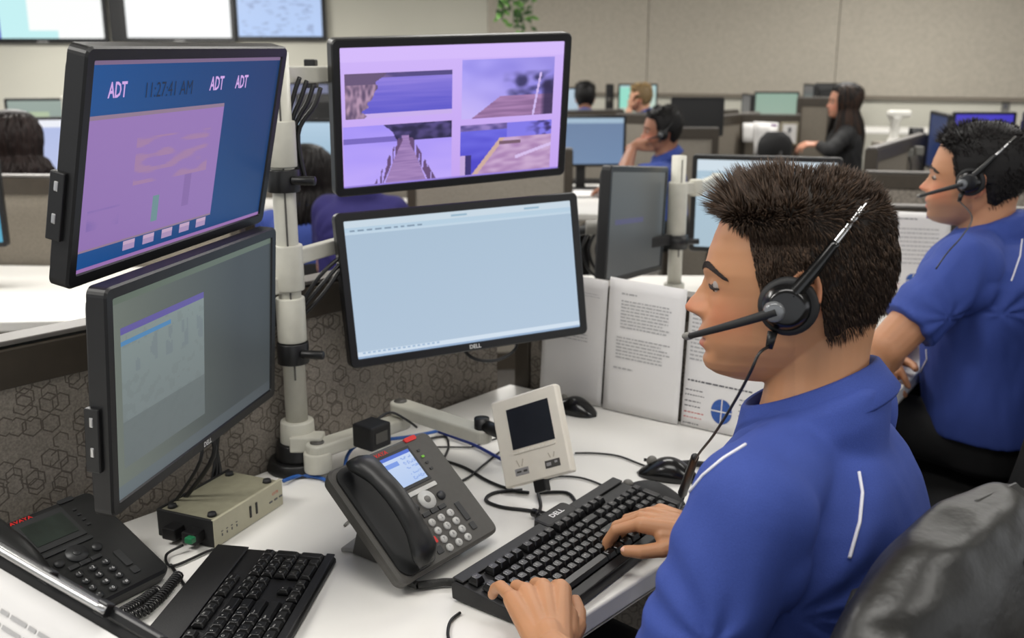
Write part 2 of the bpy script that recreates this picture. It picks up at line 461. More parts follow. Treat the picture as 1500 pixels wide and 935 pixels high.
def scr_quad(s, u0, v0, u1, v1, w, h, col, mb=None, z=-.0031):
    c = lin(col); x0, x1 = -w/2+w*u0, -w/2+w*u1; y0, y1 = h/2-h*v1, h/2-h*v0
    return mb.add([(x0, y0, z), (x1, y0, z), (x1, y1, z), (x0, y1, z)], [(0, 1, 2, 3)], 0, False, None, c)
def scr_text(mb, s, u, v, size, w, h, col, sx=1., z=-.0028, align='CENTER'):
    add_text(mb, s, size, T(-w/2+w*u, h/2-h*v, z), 0, sx, lin(col), align)
def nz(x, y, s=1.): return noise.noise(V((x*s, y*s, 3.3)))

# screen pictures, painted cell by cell
def ui_ul(u, v):
    c = lerp((24, 78, 140), (20, 54, 98), u)  # viewing-angle falloff put into the colour: blue dims to the right
    c = lerp(c, (24, 70, 130), v*.3)
    if v < .018: return (120, 100, 130)
    if v > .975: return (150, 110, 170)
    if u < .66 and .245 < v < .90:
        c = lerp((150, 118, 180), (140, 110, 172), v)
        if v < .275 or v > .885: return (140, 118, 140)
        n = nz(u*9, v*22, 1.0)
        if .22 < u < .6 and .38 < v < .62 and n > .12: c = lerp(c, (166, 128, 152), min(.6, (n-.12)*3))
        if .03 < u < .17 and .70 < v < .80: c = lerp(c, (110, 90, 160), max(0, n+.3))
        if abs(u-.34) < .015 and .70 < v < .84: c = lerp(c, (90, 150, 130), .7)
        if abs(u-.50) < .02 and .62 < v < .80: c = lerp(c, (120, 92, 150), .5)
    return c
def ex_ul(s, w, h):
    m = MB()
    for u, a in ((.108, .027), (.600, .0275), (.752, .0265)): m = MB(); scr_text(m, 'ADT', u, .138, a, w, h, (205, 165, 225), .68); m.build('logo', M_screen, s)
    m = MB(); scr_text(m, '11:27:41 AM', .345, .150, .028, w, h, (25, 40, 66), .8); m.build('clock', M_screen, s)
    for k in range(5):
        u = .20+k*.095
        m = MB(); scr_quad(s, u, .905, u+.055, .925, w, h, (190, 160, 190), m); scr_quad(s, u, .9251, u+.055, .955, w, h, (165, 140, 180), m)
        m.build('icon', M_screen, s)
def ui_ll(u, v):
    c = lerp((104, 112, 104), (62, 68, 70), min(1, u*1.35))
    if v < .03: c = (92, 104, 92)
    if v > .93: return lerp((96, 106, 110), (70, 76, 80), u)
    if .04 < u < .50 and .16 < v < .86:
        c = lerp((128, 142, 140), (104, 112, 114), v)
        if v < .19: return (92, 84, 150)
        if .225 < v < .245 and u < .30: return (76, 128, 172)
        if .25 < v < .40:
            if math.sin(u*70) > .2 and nz(u*40, v*14) > -.1: c = lerp(c, (100, 110, 118), .4)
        elif nz(u*30, v*24) > .2: c = lerp(c, (98, 106, 106), .2)
        if .62 < v: c = lerp(c, (88, 96, 96), .5)
    return c
def ui_lm(u, v):
    c = lerp((168, 190, 210), (176, 196, 216), v)
    if v < .055: return (198, 214, 226)
    if v < .10: return (180, 204, 222) if v < .085 else (190, 210, 226)
    if v > .975: return (150, 175, 205)
    if v > .945: return (208, 222, 236)
    return c
def ex_lm(s, w, h):
    m = MB(); r = random.Random(3)
    u = .02
    while u < .32:
        d = r.uniform(.015, .035); scr_quad(s, u, .066, u+d, .078, w, h, (130, 150, 170), m); u += d+.012
    for uu in (.45, .78): scr_quad(s, uu, .02, uu+.07, .035, w, h, (150, 180, 200), m)
    for k in range(16): scr_quad(s, .02+k*.021, .955, .02+k*.021+.012, .968, w, h, (160, 185, 212), m)
    m.build('window_text', M_screen, s)
def cl(x): return max(0., min(1., x))
def ui_um(u, v):
    bg = lerp((206, 180, 248), (196, 164, 240), v)
    if v < .10: return (212, 186, 250)
    if .015 < u < .475 and .18 < v < .50:      # water with a row of posts at left
        a, b = (u-.015)/.46, (v-.18)/.32
        c = lerp((150, 132, 224), (96, 90, 202), cl(b*1.2+nz(a*2, b*22)*.25))
        if b < .10: c = lerp((120, 100, 150), (84, 74, 130), cl(a*2+nz(a*9, b*9)))
        if b > .90: c = (200, 175, 236)
        if a < .36-.22*b+.08*nz(b*7, 2.):
            c = lerp((182, 150, 176), (98, 80, 110), cl(.5+.9*nz(a*34, b*7)))
            if b < .25: c = (104, 86, 120)
        return c
    if .52 < u < .955 and .115 < v < .555:     # mist over a dark shore with a boardwalk
        a, b = (u-.52)/.435, (v-.115)/.44
        c = lerp((168, 158, 244), (118, 110, 210), cl(a*.9-b*.2+nz(a*4, b*4)*.5))
        c = lerp(c, (196, 180, 246), cl(1.6*(b-.35)*(1-a*1.5)+.2))
        if a > .42 and .2 < b < .72: c = lerp(c, (62, 58, 104), cl(.55+nz(a*9, b*9)*1.3)*cl((a-.42)*5)*cl((b-.2)*7)*cl((.72-b)*9))
        if b > .64 and a > .95-b*.85: c = lerp((170, 130, 178), (140, 104, 150), cl(.5+nz(a*3, b*26)))
        if a > .86 and b > .3: c = lerp(c, (44, 36, 70), .8*cl((a-.86)*20)*cl((b-.3)*5))
        if abs(a-(.88-.10*b)) < .012 and b > .25: c = (206, 184, 240)
        return c
    if .005 < u < .475 and .55 < v < .985:     # pier leading to a tree line
        a, b = (u-.005)/.47, (v-.55)/.435
        c = lerp((164, 146, 246), (190, 168, 250), cl(b+nz(a*3, b*6)*.3))
        if b < .30*cl((a-.34+.12*nz(a*9, b*5))*5) and a > .3: c = lerp((44, 40, 74), (92, 80, 140), cl(.4+nz(a*14, b*12)*1.4)*(.4+.6*cl(1-b*2.4)))
        elif .2 < b < .3: c = (120, 104, 190)
        hw = .05+.26*cl((b-.25)/.75)
        if b > .2 and abs(a-.56) < hw*.62: c = lerp((168, 136, 190), (144, 114, 170), cl(.5+nz(a*5, b*40)))
        if b > .25 and abs(abs(a-.56)-hw*.8) < .02+.02*b and nz(a*45, b*4) > -.05: c = (104, 78, 120)
        return c
    if .515 < u < .955 and .60 < v < .985:     # blue water and pale boardwalk with rails
        a, b = (u-.515)/.44, (v-.60)/.385
        c = lerp((112, 108, 228), (78, 72, 200), cl(b*1.1+nz(a*5, b*9)*.4))
        if b < .12: c = lerp((150, 128, 196), (86, 74, 138), cl(.5+nz(a*12, b*12)))
        if a > .5 and b < .34: c = lerp((130, 122, 232), (62, 52, 110), cl(.2+nz(a*14, b*14)*2)*cl((a-.7)*4))
        if b > .30 and a > .16+(1-b)*.42: c = lerp((200, 168, 206), (170, 132, 180), cl(.5+nz(a*8, b*12)))
        if b > .30 and abs(a-(.16+(1-b)*.42)) < .03: c = (206, 172, 160)
        if .36 < b < .44 and a > .42 and a < .66: c = (120, 92, 110)
        if a > .6 and abs(b-(1.05-.55*a)) < .035: c = (214, 190, 236)
        if a < .12 and b > .6: c = (60, 50, 110) if a > .06 else (196, 168, 220)
        return c
    if v > .985: return (150, 130, 220)
    return bg

def mon_from(ctr, right, down):
    r = V(right).normalized(); d = V(down); d = (d-r*d.dot(r)).normalized(); z = r.cross(-d)
    return frame(ctr, x=r, z=z)
UM = mon_from((-.107, 2.001, 1.381), (.452, .236, .019), (-.027, .035, -.293))
LM = mon_from((-.086, 1.926, 1.065), (.467, .204, .016), (.014, -.042, -.296))
UL = mon_from((-.453, 1.421, 1.352), (.12, .496, .009), (-.062, .032, -.287))
LL = mon_from((-.454, 1.413, 1.058), (.09, .502, -.003), (-.013, .046, -.304))
monitor(UM, .51, .297, ui_um, 'large monitor showing four waterside pictures on a lavender page', 250, 150)
monitor(LM, .51, .297, ui_lm, 'large monitor with a plain pale blue window, under the one with pictures', 40, 60, extra=ex_lm, logo='DELL')
monitor(UL, .51, .297, ui_ul, 'large monitor with a clock, a purple window and blue background', 160, 100, extra=ex_ul)
monitor(LL, .51, .303, ui_ll, 'dim grey green monitor below the blue clock monitor, nearest the desk phone', 130, 90, logo='DELL')
# usb ports and side buttons on the two left monitors
for Mx, nm in ((UL, 'monitor.002'), (LL, 'monitor.003')):
    root = bpy.data.objects[nm]
    m = MB(); m.box((-.256, -.045, -.022), (.010, .085, .02)); m.box((-.2605, -.02, -.022), (.003, .013, .006), 1); m.box((-.2605, -.06, -.022), (.003, .013, .006), 1)
    m.build('port_strip', [M_blk, M_silver], root, bevel=.002)

# ------------------------------------------------------------------ monitor pole with arms
def pole_stand(base, top, label, r=.0205, scale=1., arms=()):
    root = empty('monitor_pole', base, label, 'monitor stand')
    b = V(base); z = lambda h: V((b.x, b.y, h))
    m = MB(); m.cyl(z(.731), z(.752), .062, .055, 28); m.cyl(z(.752), z(.785), .045, .040, 28); m.build('clamp_base', M_blk, root, world=True, bevel=.003)
    m = MB(); m.cyl(z(.77), z(.826), .034, .031, 28); m.build('lower_sleeve', M_pole, root, world=True, bevel=.003)
    m = MB(); m.cyl(z(.82), z(top), r, r, 28); m.box((b.x+.006, b.y-r-.0005, (top+.9)/2), (.003, .002, top-.92), 1)
    m.build('pole', [M_pole, M_charc], root, world=True)
    for (h0, h1, rr) in arms:
        m = MB(); m.cyl(z(h0), z(h1), rr, rr, 28); m.build('sleeve', M_pole, root, world=True, bevel=.003)
    return root
PB = V((-.405, 1.76, .73))
pole = pole_stand(PB, 1.495, 'off-white monitor pole between the left and right monitor pairs', arms=((1.298, 1.379, .026), (1.076, 1.160, .0275), (.979, 1.063, .0265)))
def ppole(h): return V((PB.x, PB.y, h))
for h in (1.255, .938):
    m = MB(); m.cyl(ppole(h), ppole(h+.040), .029, .029, 24); m.cyl(ppole(h+.022)+V((.02, -.02, 0)), ppole(h+.022)+V((.062, -.028, 0)), .008, .008, 12); m.build('collar', M_blk, pole, world=True, bevel=.002)
def arm(root, pts, r, col, name='arm'):
    m = MB()
    for a, b in zip(pts, pts[1:]):
        d = (V(b)-V(a)); L = d.length
        m.box((0, 0, 0), (L, r*1.3, r*1.9), M=frame((V(a)+V(b))/2, x=d, z=(0, 0, 1) if abs(d.normalized().z) < .9 else (1, 0, 0)))
    for a in pts: m.cyl(V(a)-V((0, 0, r*1.35)), V(a)+V((0, 0, r*1.35)), r*1.15, r*1.15, 18)
    return m.build(name, col, root, world=True, bevel=.003)
umb = UM @ V((0, 0, -.075)); lmb = LM @ V((0, 0, -.075)); ulb = UL @ V((0, 0, -.07)); llb = LL @ V((0, 0, -.07))
arm(pole, [ppole(1.472), V((-.335, 2.02, 1.44)), V((umb.x-.01, umb.y+.02, 1.40))], .016, M_pole)
arm(pole, [ppole(1.138), V((-.315, 1.96, 1.128)), V((lmb.x-.01, lmb.y+.01, 1.11))], .015, M_pole)
arm(pole, [ppole(1.41), V((-.54, 1.70, 1.385)), V((ulb.x-.02, ulb.y, 1.375))], .016, M_pole)
arm(pole, [ppole(1.09), V((-.55, 1.66, 1.085)), V((llb.x-.02, llb.y, 1.08))], .016, M_pole)
for Mx in (UM, LM, UL, LL):
    m = MB(); m.box((0, 0, -.066), (.11, .11, .02), M=Mx); m.box((0, 0, -.085), (.05, .05, .03), M=Mx); m.build('mount_plate', M_blk, pole, world=True, bevel=.003)
# cable bundle on the upper arm
m = MB()
for k in range(4):
    a = V((-.375+.012*k, 1.80, 1.452-.006*k)); m.tube([a, a+V((-.01, -.01, -.03)), a+V((-.022-.006*k, -.02, -.08)), a+V((-.03, -.02, -.17))], .0042)
m.build('cable_bundle', M_blk, pole, world=True); cpt = PW(456, 108, 1.95); m = MB(); m.box(tuple(cpt), (.022, .03, .055)); m.build('cable_clip', M_blk, pole, world=True, bevel=.002)
m = MB()
for k in range(3):
    a = V((-.25, 1.885, 1.15-.01*k)); m.tube([a, a+V((-.06, -.03, -.02)), a+V((-.11, -.07, -.06-.01*k)), a+V((-.15, -.09, -.12))], .004)
m.build('cable_bundle', M_blk, pole, world=True)
# bottom arm across the desk that carries the cream panel
J1 = ppole(.772)+V((.045, -.045, 0)); J2 = DK(587, 600, .81); J3 = DK(706, 644, .805)
PANEL = mon_from((.031, 1.633, .841), (.124, -.059, .061), (.042, -.091, -.139)) @ Matrix.Scale(.932, 4)
def flat_arm(root, a, b, r, th, mt):
    d = V(b)-V(a); d.z = 0; n = V((-d.y, d.x, 0)).normalized(); d.normalize(); poly = []
    for k in range(13):
        t = -math.pi/2+math.pi*k/12; p = V(b)+d*math.cos(t)*r*.9+n*math.sin(t)*r*.9; poly.append((p.x, p.y))
    for k in range(13):
        t = math.pi/2+math.pi*k/12; p = V(a)+d*math.cos(t)*r+n*math.sin(t)*r; poly.append((p.x, p.y))
    z = (a.z+b.z)/2
    m = MB(); m.prism(poly, z-th/2, z+th/2)
    o = m.build('link_arm', mt, root, world=True, bevel=.005, bseg=3)
    m2 = MB(); m2.cyl(V((a.x, a.y, z+th/2-.001)), V((a.x, a.y, z+th/2+.002)), r*.62, r*.62, 20); c = m2.build('joint_cap', M_charc, o, world=True)
    return o
m = MB(); m.cyl(J1-V((0, 0, .03)), J1+V((0, 0, .008)), .026, .026, 24); m.box(((J1.x+PB.x)/2, (J1.y+PB.y)/2, .79), (.06, .04, .03), M=None); m.build('hinge_bracket', M_pole, pole, world=True, bevel=.003)
flat_arm(pole, J1+V((0, 0, .012)), V((J2.x, J2.y, J1.z+.012)), .021, .026, M_pole)
flat_arm(pole, V((J2.x, J2.y, J1.z+.042)), V((J3.x, J3.y, J1.z+.042)), .021, .026, M_pole)
pm = PANEL @ V((-.052, .012, -.022))
m = MB(); m.cyl(V((J3.x, J3.y, J1.z+.03)), V((J3.x, J3.y, J1.z+.075)), .014, .014, 18); m.cyl(V((J3.x, J3.y, J1.z+.062)), pm, .012, .013, 14); m.build('swivel_knob', M_blk, pole, world=True)

# ------------------------------------------------------------------ cream touch panel
root = empty('control_panel', PANEL, 'tilted cream control panel with dark square display, held by the grey desk arm', 'control panel')
m = MB()
def rrp(W, H, r, z, seg=4):
    out = []
    for (sx, sy, a0) in ((1, 1, 0), (-1, 1, 90), (-1, -1, 180), (1, -1, 270)):
        for k in range(seg+1):
            a = math.radians(a0+90*k/seg); out.append(V((sx*(W/2-r)+r*math.cos(a), sy*(H/2-r)+r*math.sin(a), z)))
    return out
m.loft([rrp(.146, .166, .004, -.02), rrp(.148, .168, .004, -.012), rrp(.148, .168, .004, -.003), rrp(.142, .162, .004, 0)], smooth=False)
m.build('housing', M_cream, root)
MB().box((.006, .022, .0004), (.094, .078, .001)).build('display', M_darkglass, root)
m = MB()
for k in range(8): m.rrect((-.035+k*.0117, -.0235), .0105, .0055, 0, .0018, .001)
m.build('button_row', M_cream, root, bevel=.0005)
st_ = [mat('sticker_silver', (178, 176, 176), .4, .3), M_charc]
m = MB(); m.box((-.030, -.060, .0003), (.03, .013, .0008), 0)
m.box((-.036, -.060, .001), (.01, .003, .0006), 1); m.box((-.022, -.060, .001), (.008, .004, .0006), 1); m.build('sticker', st_, root); m = MB(); m.box((.038, -.060, .0003), (.032, .014, .0008), 1); m.box((.03, -.06, .001), (.01, .006, .0006), 0); m.box((.046, -.058, .001), (.006, .004, .0006), 0)
m.build('sticker', st_, root)
m = MB()
for x in (-.036, -.026): m.box((x, -.044, .0003), (.0022, .014, .0006), R=Matrix.Rotation(.35 if x < -.03 else -.35, 3, 'Z'))
for x in (.034, .044): m.box((x, -.044, .0003), (.0022, .010, .0006), R=Matrix.Rotation(.35 if x < .04 else -.35, 3, 'Z'))
m.build('speaker_marks', mat('darker_cream', (196, 188, 172), .5), root)  # speaker marks in a slightly darker cream than the housing
m = MB(); m.box((0, -.092, -.011), (.026, .026, .018)); m.build('cable_plug', M_blk, root, bevel=.002)
# ------------------------------------------------------------------ keyboards
U = .019
def key_rows():
    R = []
    # (row, x units, width units, legend)
    def row(r, items, x=0.):
        for it in items:
            if isinstance(it, (int, float)): x += it; continue
            l, w = it if isinstance(it, tuple) else (it, 1.)
            R.append((r, x+w/2, w, l)); x += w
    row(0, [('Esc', 1), 1, 'F1', 'F2', 'F3', 'F4', .5, 'F5', 'F6', 'F7', 'F8', .5, 'F9', 'F10', 'F11', 'F12', .25, 'Prt', 'Scr', 'Brk'])
    row(1, ['`', '1', '2', '3', '4', '5', '6', '7', '8', '9', '0', '-', '=', ('Bksp', 2), .25, 'Ins', 'Hm', 'PgU', .25, 'Num', '/', '*', '-'])
    row(2, [('Tab', 1.5), *'QWERTYUIOP[]', ('\\', 1.5), .25, 'Del', 'End', 'PgD', .25, '7', '8', '9'])
    row(3, [('Caps', 1.75), *"ASDFGHJKL;'", ('Enter', 2.25), 3.5, '4', '5', '6'])
    row(4, [('Shift', 2.25), *'ZXCVBNM,./', ('Shift', 2.75), 1.25, '^', 1.25, '1', '2', '3'])
    row(5, [('Ctrl', 1.25), ('Win', 1.25), ('Alt', 1.25), ('', 6.25), ('Alt', 1.25), ('Win', 1.25), ('Mn', 1.25), ('Ctrl', 1.25), .25, '<', 'v', '>', .25, ('0', 2), '.'])
    R.append((2.5, 22.0-.0, 1., '+')); R.append((4.5, 22.0, 1., 'Ent'))
    return R
KEYCACHE = {}
def key_mesh(w, d, legend, h=.0085):
    k = (round(w, 2), round(d, 2), legend, h)
    if k not in KEYCACHE:
        W, D = w*U-.0012, d*U-.0012
        m = MB()
        m.loft([rrp(W, D, .0012, 0, 2), rrp(W-.001, D-.001, .0014, h*.35, 2), rrp(W-.0052, D-.0058, .0022, h*.93, 2), rrp(W-.0064, D-.007, .002, h, 2)], smooth=False)
        if legend: add_text(m, legend, .0062 if len(legend) == 1 else .0040, T(-W/2+.0075 if w > 1.2 else -.0015, D*.5-.0085 if len(legend) == 1 else .001, h+.00025), 1)
        o = m.build('key', [M_key, M_leg]); me = o.data; bpy.data.objects.remove(o, do_unlink=True); KEYCACHE[k] = me
    return KEYCACHE[k]
M_key = mat('key_black', (13, 13, 14), .32, nscale=120, namp=.15, spec=.6)
M_leg = mat('key_legend', (170, 170, 168), .5)
M_kb = mat('keyboard_case', (15, 15, 16), .5, nscale=150, namp=.1, bump=.08)
def keyboard(M, label, w, margin_top, margin_bot, hback=.034, hfront=.018, logo_hump=False, kh=.0085, far_rows=()):
    root = empty('keyboard', M, label, 'keyboard')
    kd = 6*U+.007
    D = kd+margin_top+margin_bot
    ytop = D/2
    def zs(y): return hfront+(hback-hfront)*((y+D/2)/D)
    ang = math.atan2(hback-hfront, D)
    # case: profile lofted along x
    prof = [(-D/2, .002), (-D/2, hfront-.004), (-D/2+.004, hfront), (D/2-.005, hback), (D/2, hback-.005), (D/2-.002, .004)]
    m = MB(); m.loft([[V((x, y, z if z < .01 else z-(.002 if abs(x) > w/2-.0035 else 0))) for y, z in prof] for x in (-w/2, -w/2+.003, w/2-.003, w/2)], smooth=False)
    # raised surround so the keys sit in a well
    for (cx, cy, sx, sy) in ((0, D/2-margin_top/2, w-.004, margin_top-.002), (0, -D/2+margin_bot/2, w-.004, margin_bot-.001)):
        m.box((cx, cy, zs(cy)+.0015), (sx, sy, .003), R=Matrix.Rotation(ang, 3, 'X'))
    m.build('case', M_kb, root, bevel=.002)
    x0 = -22.5*U/2
    n = 0; rest = MB()
    rows = key_rows()
    for (r, xu, wu, lg) in rows:
        x = x0+xu*U
        y = ytop-margin_top-(r+.5)*U-(.007 if r > 0 else 0)
        dd = 2. if r in (2.5, 4.5) else 1.
        me = key_mesh(wu, dd, lg, kh)
        mt = Matrix.Translation(V((x, y, zs(y)+.0005))) @ Matrix.Rotation(ang, 4, 'X')
        n += 1
        if n <= 100:
            o = bpy.data.objects.new('key', me); COL.objects.link(o); o.parent = root; o.matrix_local = mt
        else:
            rest.add([tuple(v.co) for v in me.vertices], [tuple(p.vertices) for p in me.polygons], 0, False, mt)
    if rest.v: tag(rest.build('spare_keys', [M_key], root), kind='stuff')
    # feet
    for sx in (-1, 1):
        MB().box((sx*w*.4, D/2-.02, .004), (.03, .012, .008)).build('foot', M_blkm, root)
    if logo_hump:
        lx = .035; y = D/2-.006
        m = MB(); m.loft([rrp(.085, .034, .008, -.012), rrp(.085, .034, .008, .004), rrp(.078, .027, .006, .0055)], smooth=False, M=Matrix.Translation(V((lx, y, zs(y)))) @ Matrix.Rotation(ang, 4, 'X')); m.build('logo_housing', M_kb, root)
        m = MB(); add_text(m, 'DELL', .0135, Matrix.Translation(V((lx, y-.001, zs(y)+.0061))) @ Matrix.Rotation(ang, 4, 'X'), 0, 1.15); m.build('logo', M_white, root)
    return root
KX = V((.596, .803, 0)).normalized(); KY = V((-KX.y, KX.x, 0))
KC = V((-.086, 1.272, .73))+KX*.222-KY*.080
KB1 = frame((KC.x, KC.y, .7305), x=KX)
keyboard(KB1, 'black keyboard with raised keys under the hands of the man in front', .446, .022, .018, logo_hump=True, kh=.0105)
K2X = V((.10, .995, 0)).normalized(); K2Y = V((-K2X.y, K2X.x, 0))
K2C = DK(318, 805, .745)-K2X*.222-K2Y*.095
KB2 = frame((K2C.x, K2C.y, .7305), x=K2X)
keyboard(KB2, 'black keyboard with a wide smooth top edge beside the dark phone, lower left', .444, .052, .014, hback=.022, hfront=.015, kh=.006)

# ------------------------------------------------------------------ desk phones
M_phkey = mat('phone_key', (205, 205, 200), .4, nscale=60, namp=.05)
M_pdark = mat('phone_black', (26, 27, 27), .4, nscale=60, namp=.1)
M_pdk = mat('phone_dark_key', (44, 45, 46), .45)
def phone(M, W, L, tilt, label, c_body, c_hand, c_key, lit=True):
    """M: bottom-left corner of the face plane, x right, y up the slope, z out"""
    root = empty('desk_phone', M, label, 'telephone')
    m = MB()
    # housing: tapering body, thicker at the bottom, lofted through the thickness
    def R_(w, l, r, z, cx=W/2, cy=L/2): return [V((p.x+cx, p.y+cy, p.z)) for p in rrp(w, l, r, z, 6)]
    m.loft([R_(W*.86, L*.88, .014, -.034), R_(W-.006, L-.004, .014, -.024), R_(W, L, .014, -.010), R_(W, L, .014, -.004), R_(W-.008, L-.008, .011, 0)], smooth=False)
    m.build('housing', c_body, root)
    # handset cradle recess tray along the left
    hx = W*.195
    m = MB(); m.loft([R_(.074, L*.94, .02, -.001, hx, L*.5), R_(.074, L*.94, .02, .004, hx, L*.5), R_(.060, L*.86, .018, .0045, hx, L*.5)], smooth=False); m.build('cradle', c_hand, root)
    m = MB()
    for k in range(4): m.box((hx+.030-.0, L*.42+.0-k*.007, .006), (.010, .0022, .002))
    m.build('speaker_slots', M_white if lit else M_grey, root)
    # handset: arched tube with bulged ends
    pts = []; rings = []
    for k in range(25):
        t = k/24; y = L*.03+L*.94*t
        arch = math.sin(math.pi*t)**.7
        z = .020+.026*arch
        e = abs(t-.5)*2
        hw = .018+.008*max(0, (e-.45)/.55)**.8 if e > .45 else .019
        hh = .011+.006*max(0, (e-.5)/.5)
        if t in (0., 1.): hw *= .55; hh *= .5
        if k in (1, 23): hw *= .85; hh *= .85
        xo = hx-.004+.004*arch
        rings.append([V((xo+hw*math.cos(a)*abs(math.cos(a))**-.15 if abs(math.cos(a)) > .01 else xo, y, z+hh*math.sin(a))) for a in [2*math.pi*j/20 for j in range(20)]])
    m.loft(rings) ; m.build('handset', c_hand, root)
    # display
    sx, sy = W*.56, L*.775
    MB().box((sx+.002, sy, .0003), (.078, .066, .002)).build('display_frame', M_pdk, root)
    if lit:
        sc = screen_mb(.068, .056, 34, 28, lambda u, v: (80, 110, 205) if v < .12 else ((120, 152, 225) if .2 < v < .34 and u < .5 else ((150, 175, 228) if (int(v*12) % 2 == 0 and u > .62 and nz(u*30, v*30) > 0) else lerp((196, 212, 240), (178, 200, 236), v))))
        for p in sc.v: p.x += sx+.002; p.y += sy; p.z = .0016
        sc.build('display', M_screen, root)
    else:
        MB().box((sx+.002, sy, .0014), (.066, .045, .001)).build('display', mat('lcd_green', (34, 44, 38), .3, nscale=40, namp=.3), root)
    m = MB(); add_text(m, 'AVAYA', .009, T(W*.47, L*.955, .0006), 0, 1.2); m.build('logo', M_red, root)
    # message lamp at the top edge
    m = MB(); m.rrect((W*.80, L-.004), .026, .008, -.006, .002, .003); m.build('message_lamp', M_red if lit else M_pdk, root)
    # softkey bar
    m = MB(); m.rrect((sx+.002, L*.565), .082, .0075, 0, .002, .002); m.build('softkey_bar', M_phkey if lit else M_pdk, root, bevel=.0005)
    # side feature lamps
    for k in range(4):
        m = MB(); m.rrect((sx-.047, sy+.018-k*.012), .006, .004, 0, .0015, .001); m.build('line_lamp', M_red if k == 0 and lit else M_pdk, root)
        m = MB(); m.rrect((sx+.054, sy+.018-k*.012), .006, .004, 0, .0015, .001); m.build('line_lamp', mat('lamp_green', (120, 190, 60), .4) if k == 1 and lit else M_pdk, root)
    # navigation ring and two round keys
    nx_, ny_ = W*.585, L*.475
    m = MB(); m.cyl((nx_, ny_, -.001), (nx_, ny_, .0035), .0165, .0155, 28); m.build('navigation_ring', c_key, root)
    m = MB(); m.cyl((nx_, ny_, .003), (nx_, ny_, .0048), .0062, .0055, 20); m.build('select_key', M_grey if lit else M_pdk, root)
    for s in (-1, 1):
        m = MB(); m.cyl((nx_+s*.030, ny_-.004, -.001), (nx_+s*.030, ny_-.004, .004), .0078, .007, 20); m.build('round_key', M_pdk, root)
    for k in range(3): MB().box((nx_-.018+.018*k, L*.375, .001), (.0155, .0075, .003)).build('feature_key', M_pdk, root, bevel=.0008)
    labels = ['1', '2', '3', '4', '5', '6', '7', '8', '9', '*', '0', '#']
    for i in range(12):
        x = nx_-.020+.0215*(i % 3)+.001; y = L*.30-.0155*(i//3)
        m = MB(); m.cyl((x, y, -.001), (x, y, .003), .0066 if lit else .006, .006 if lit else .0054, 18)
        add_text(m, labels[i], .007, T(x, y, .0032), 1)
        m.build('dial_key', [c_key, M_pdk if lit else M_white], root)
    m = MB(); m.rrect((nx_-.0375, L*.175), .013, .011, 0, .003, .002); m.build('hold_key', M_red, root, bevel=.0006)
    m = MB(); m.rrect((nx_-.0375, L*.095), .013, .013, 0, .0015, .002); m.build('feature_key', M_pdk, root, bevel=.0006)
    m = MB(); m.rrect((nx_+.048, L*.27), .011, .034, 0, .0018, .002); m.build('volume_key', M_pdk, root, bevel=.0006)
    m = MB(); m.rrect((nx_+.048, L*.13), .011, .013, 0, .0018, .002); m.build('feature_key', M_pdk, root, bevel=.0006)
    # wedge stand behind: from the back of the housing down to the desk
    Mi = M
    top = Mi @ V((W/2, L*.75, -.03)); low = Mi @ V((W/2, L*.1, -.03)); xr = M.col[0].to_3d()
    back = M.col[1].to_3d(); back.z = 0; back.normalize()
    m = MB(); hw = W*.25; zf = .7315
    foot_b = V((top.x, top.y, zf))+back*.03; foot_f = V((low.x, low.y, zf))
    rg = []
    for s in (-1, 1):
        q = xr*hw*s
        rg.append([top+q, foot_b+q, foot_b+q-V((0, 0, 0))+back*(-.012), foot_f+q+back*.0, low+q])
    m.loft(rg, smooth=False); m.build('stand', c_body, root, world=True, bevel=.002)
    if lit:
        q = [DK(499, 808, .732), DK(553, 768, .732), DK(600, 790, .732), DK(575, 812, .732)]
        m = MB(); m.prism([(p.x, p.y) for p in q[::-1]], .731, .738); q2 = [V((p.x, p.y, .731)) for p in (q[1], q[2])]; d2 = (q2[1]-q2[0])*.5
        m.loft([[q2[0]+V((0, 0, 0)), q2[0]+d2, q2[0]+d2+V((0, 0, .05))+xr*.01, q2[0]+V((0, 0, .05))+xr*.01], [p+xr*.03 for p in (q2[0]+V((0, 0, 0)), q2[0]+d2, q2[0]+d2+V((0, 0, .06)), q2[0]+V((0, 0, .06)))]], smooth=False)
        m.build('side_foot', mat('foot_grey', (158, 156, 152), .5), root, world=True, bevel=.002)
    return root
PX_ = (DK(733, 775, .755)-DK(592, 858, .755)).normalized(); PN = V((-PX_.y, PX_.x, 0)); ta = math.radians(41)
PY_ = PN*math.cos(ta)+V((0, 0, math.sin(ta)))
PH1 = frame(DK(592, 858, .757), x=PX_, z=PX_.cross(PY_))
phone(PH1, .2225, .203, 41, 'charcoal desk phone with lit blue display standing in the middle of the desk', M_charc, M_pdark, M_phkey, True)
B2R = DK(252, 832, .752); B2L = DK(168, 897, .752); X2 = Matrix.Rotation(math.radians(-16), 3, 'Z') @ (B2R-B2L).normalized(); N2 = V((-X2.y, X2.x, 0)); t2 = math.radians(24)
Y2 = N2*math.cos(t2)+V((0, 0, math.sin(t2)))
PH2 = frame(B2R-X2*.225, x=X2, z=X2.cross(Y2))
phone(PH2, .225, .20, 24, 'black desk phone with dark display beside the dim monitor, lower left', M_pdark, M_pdark, M_pdk, False)
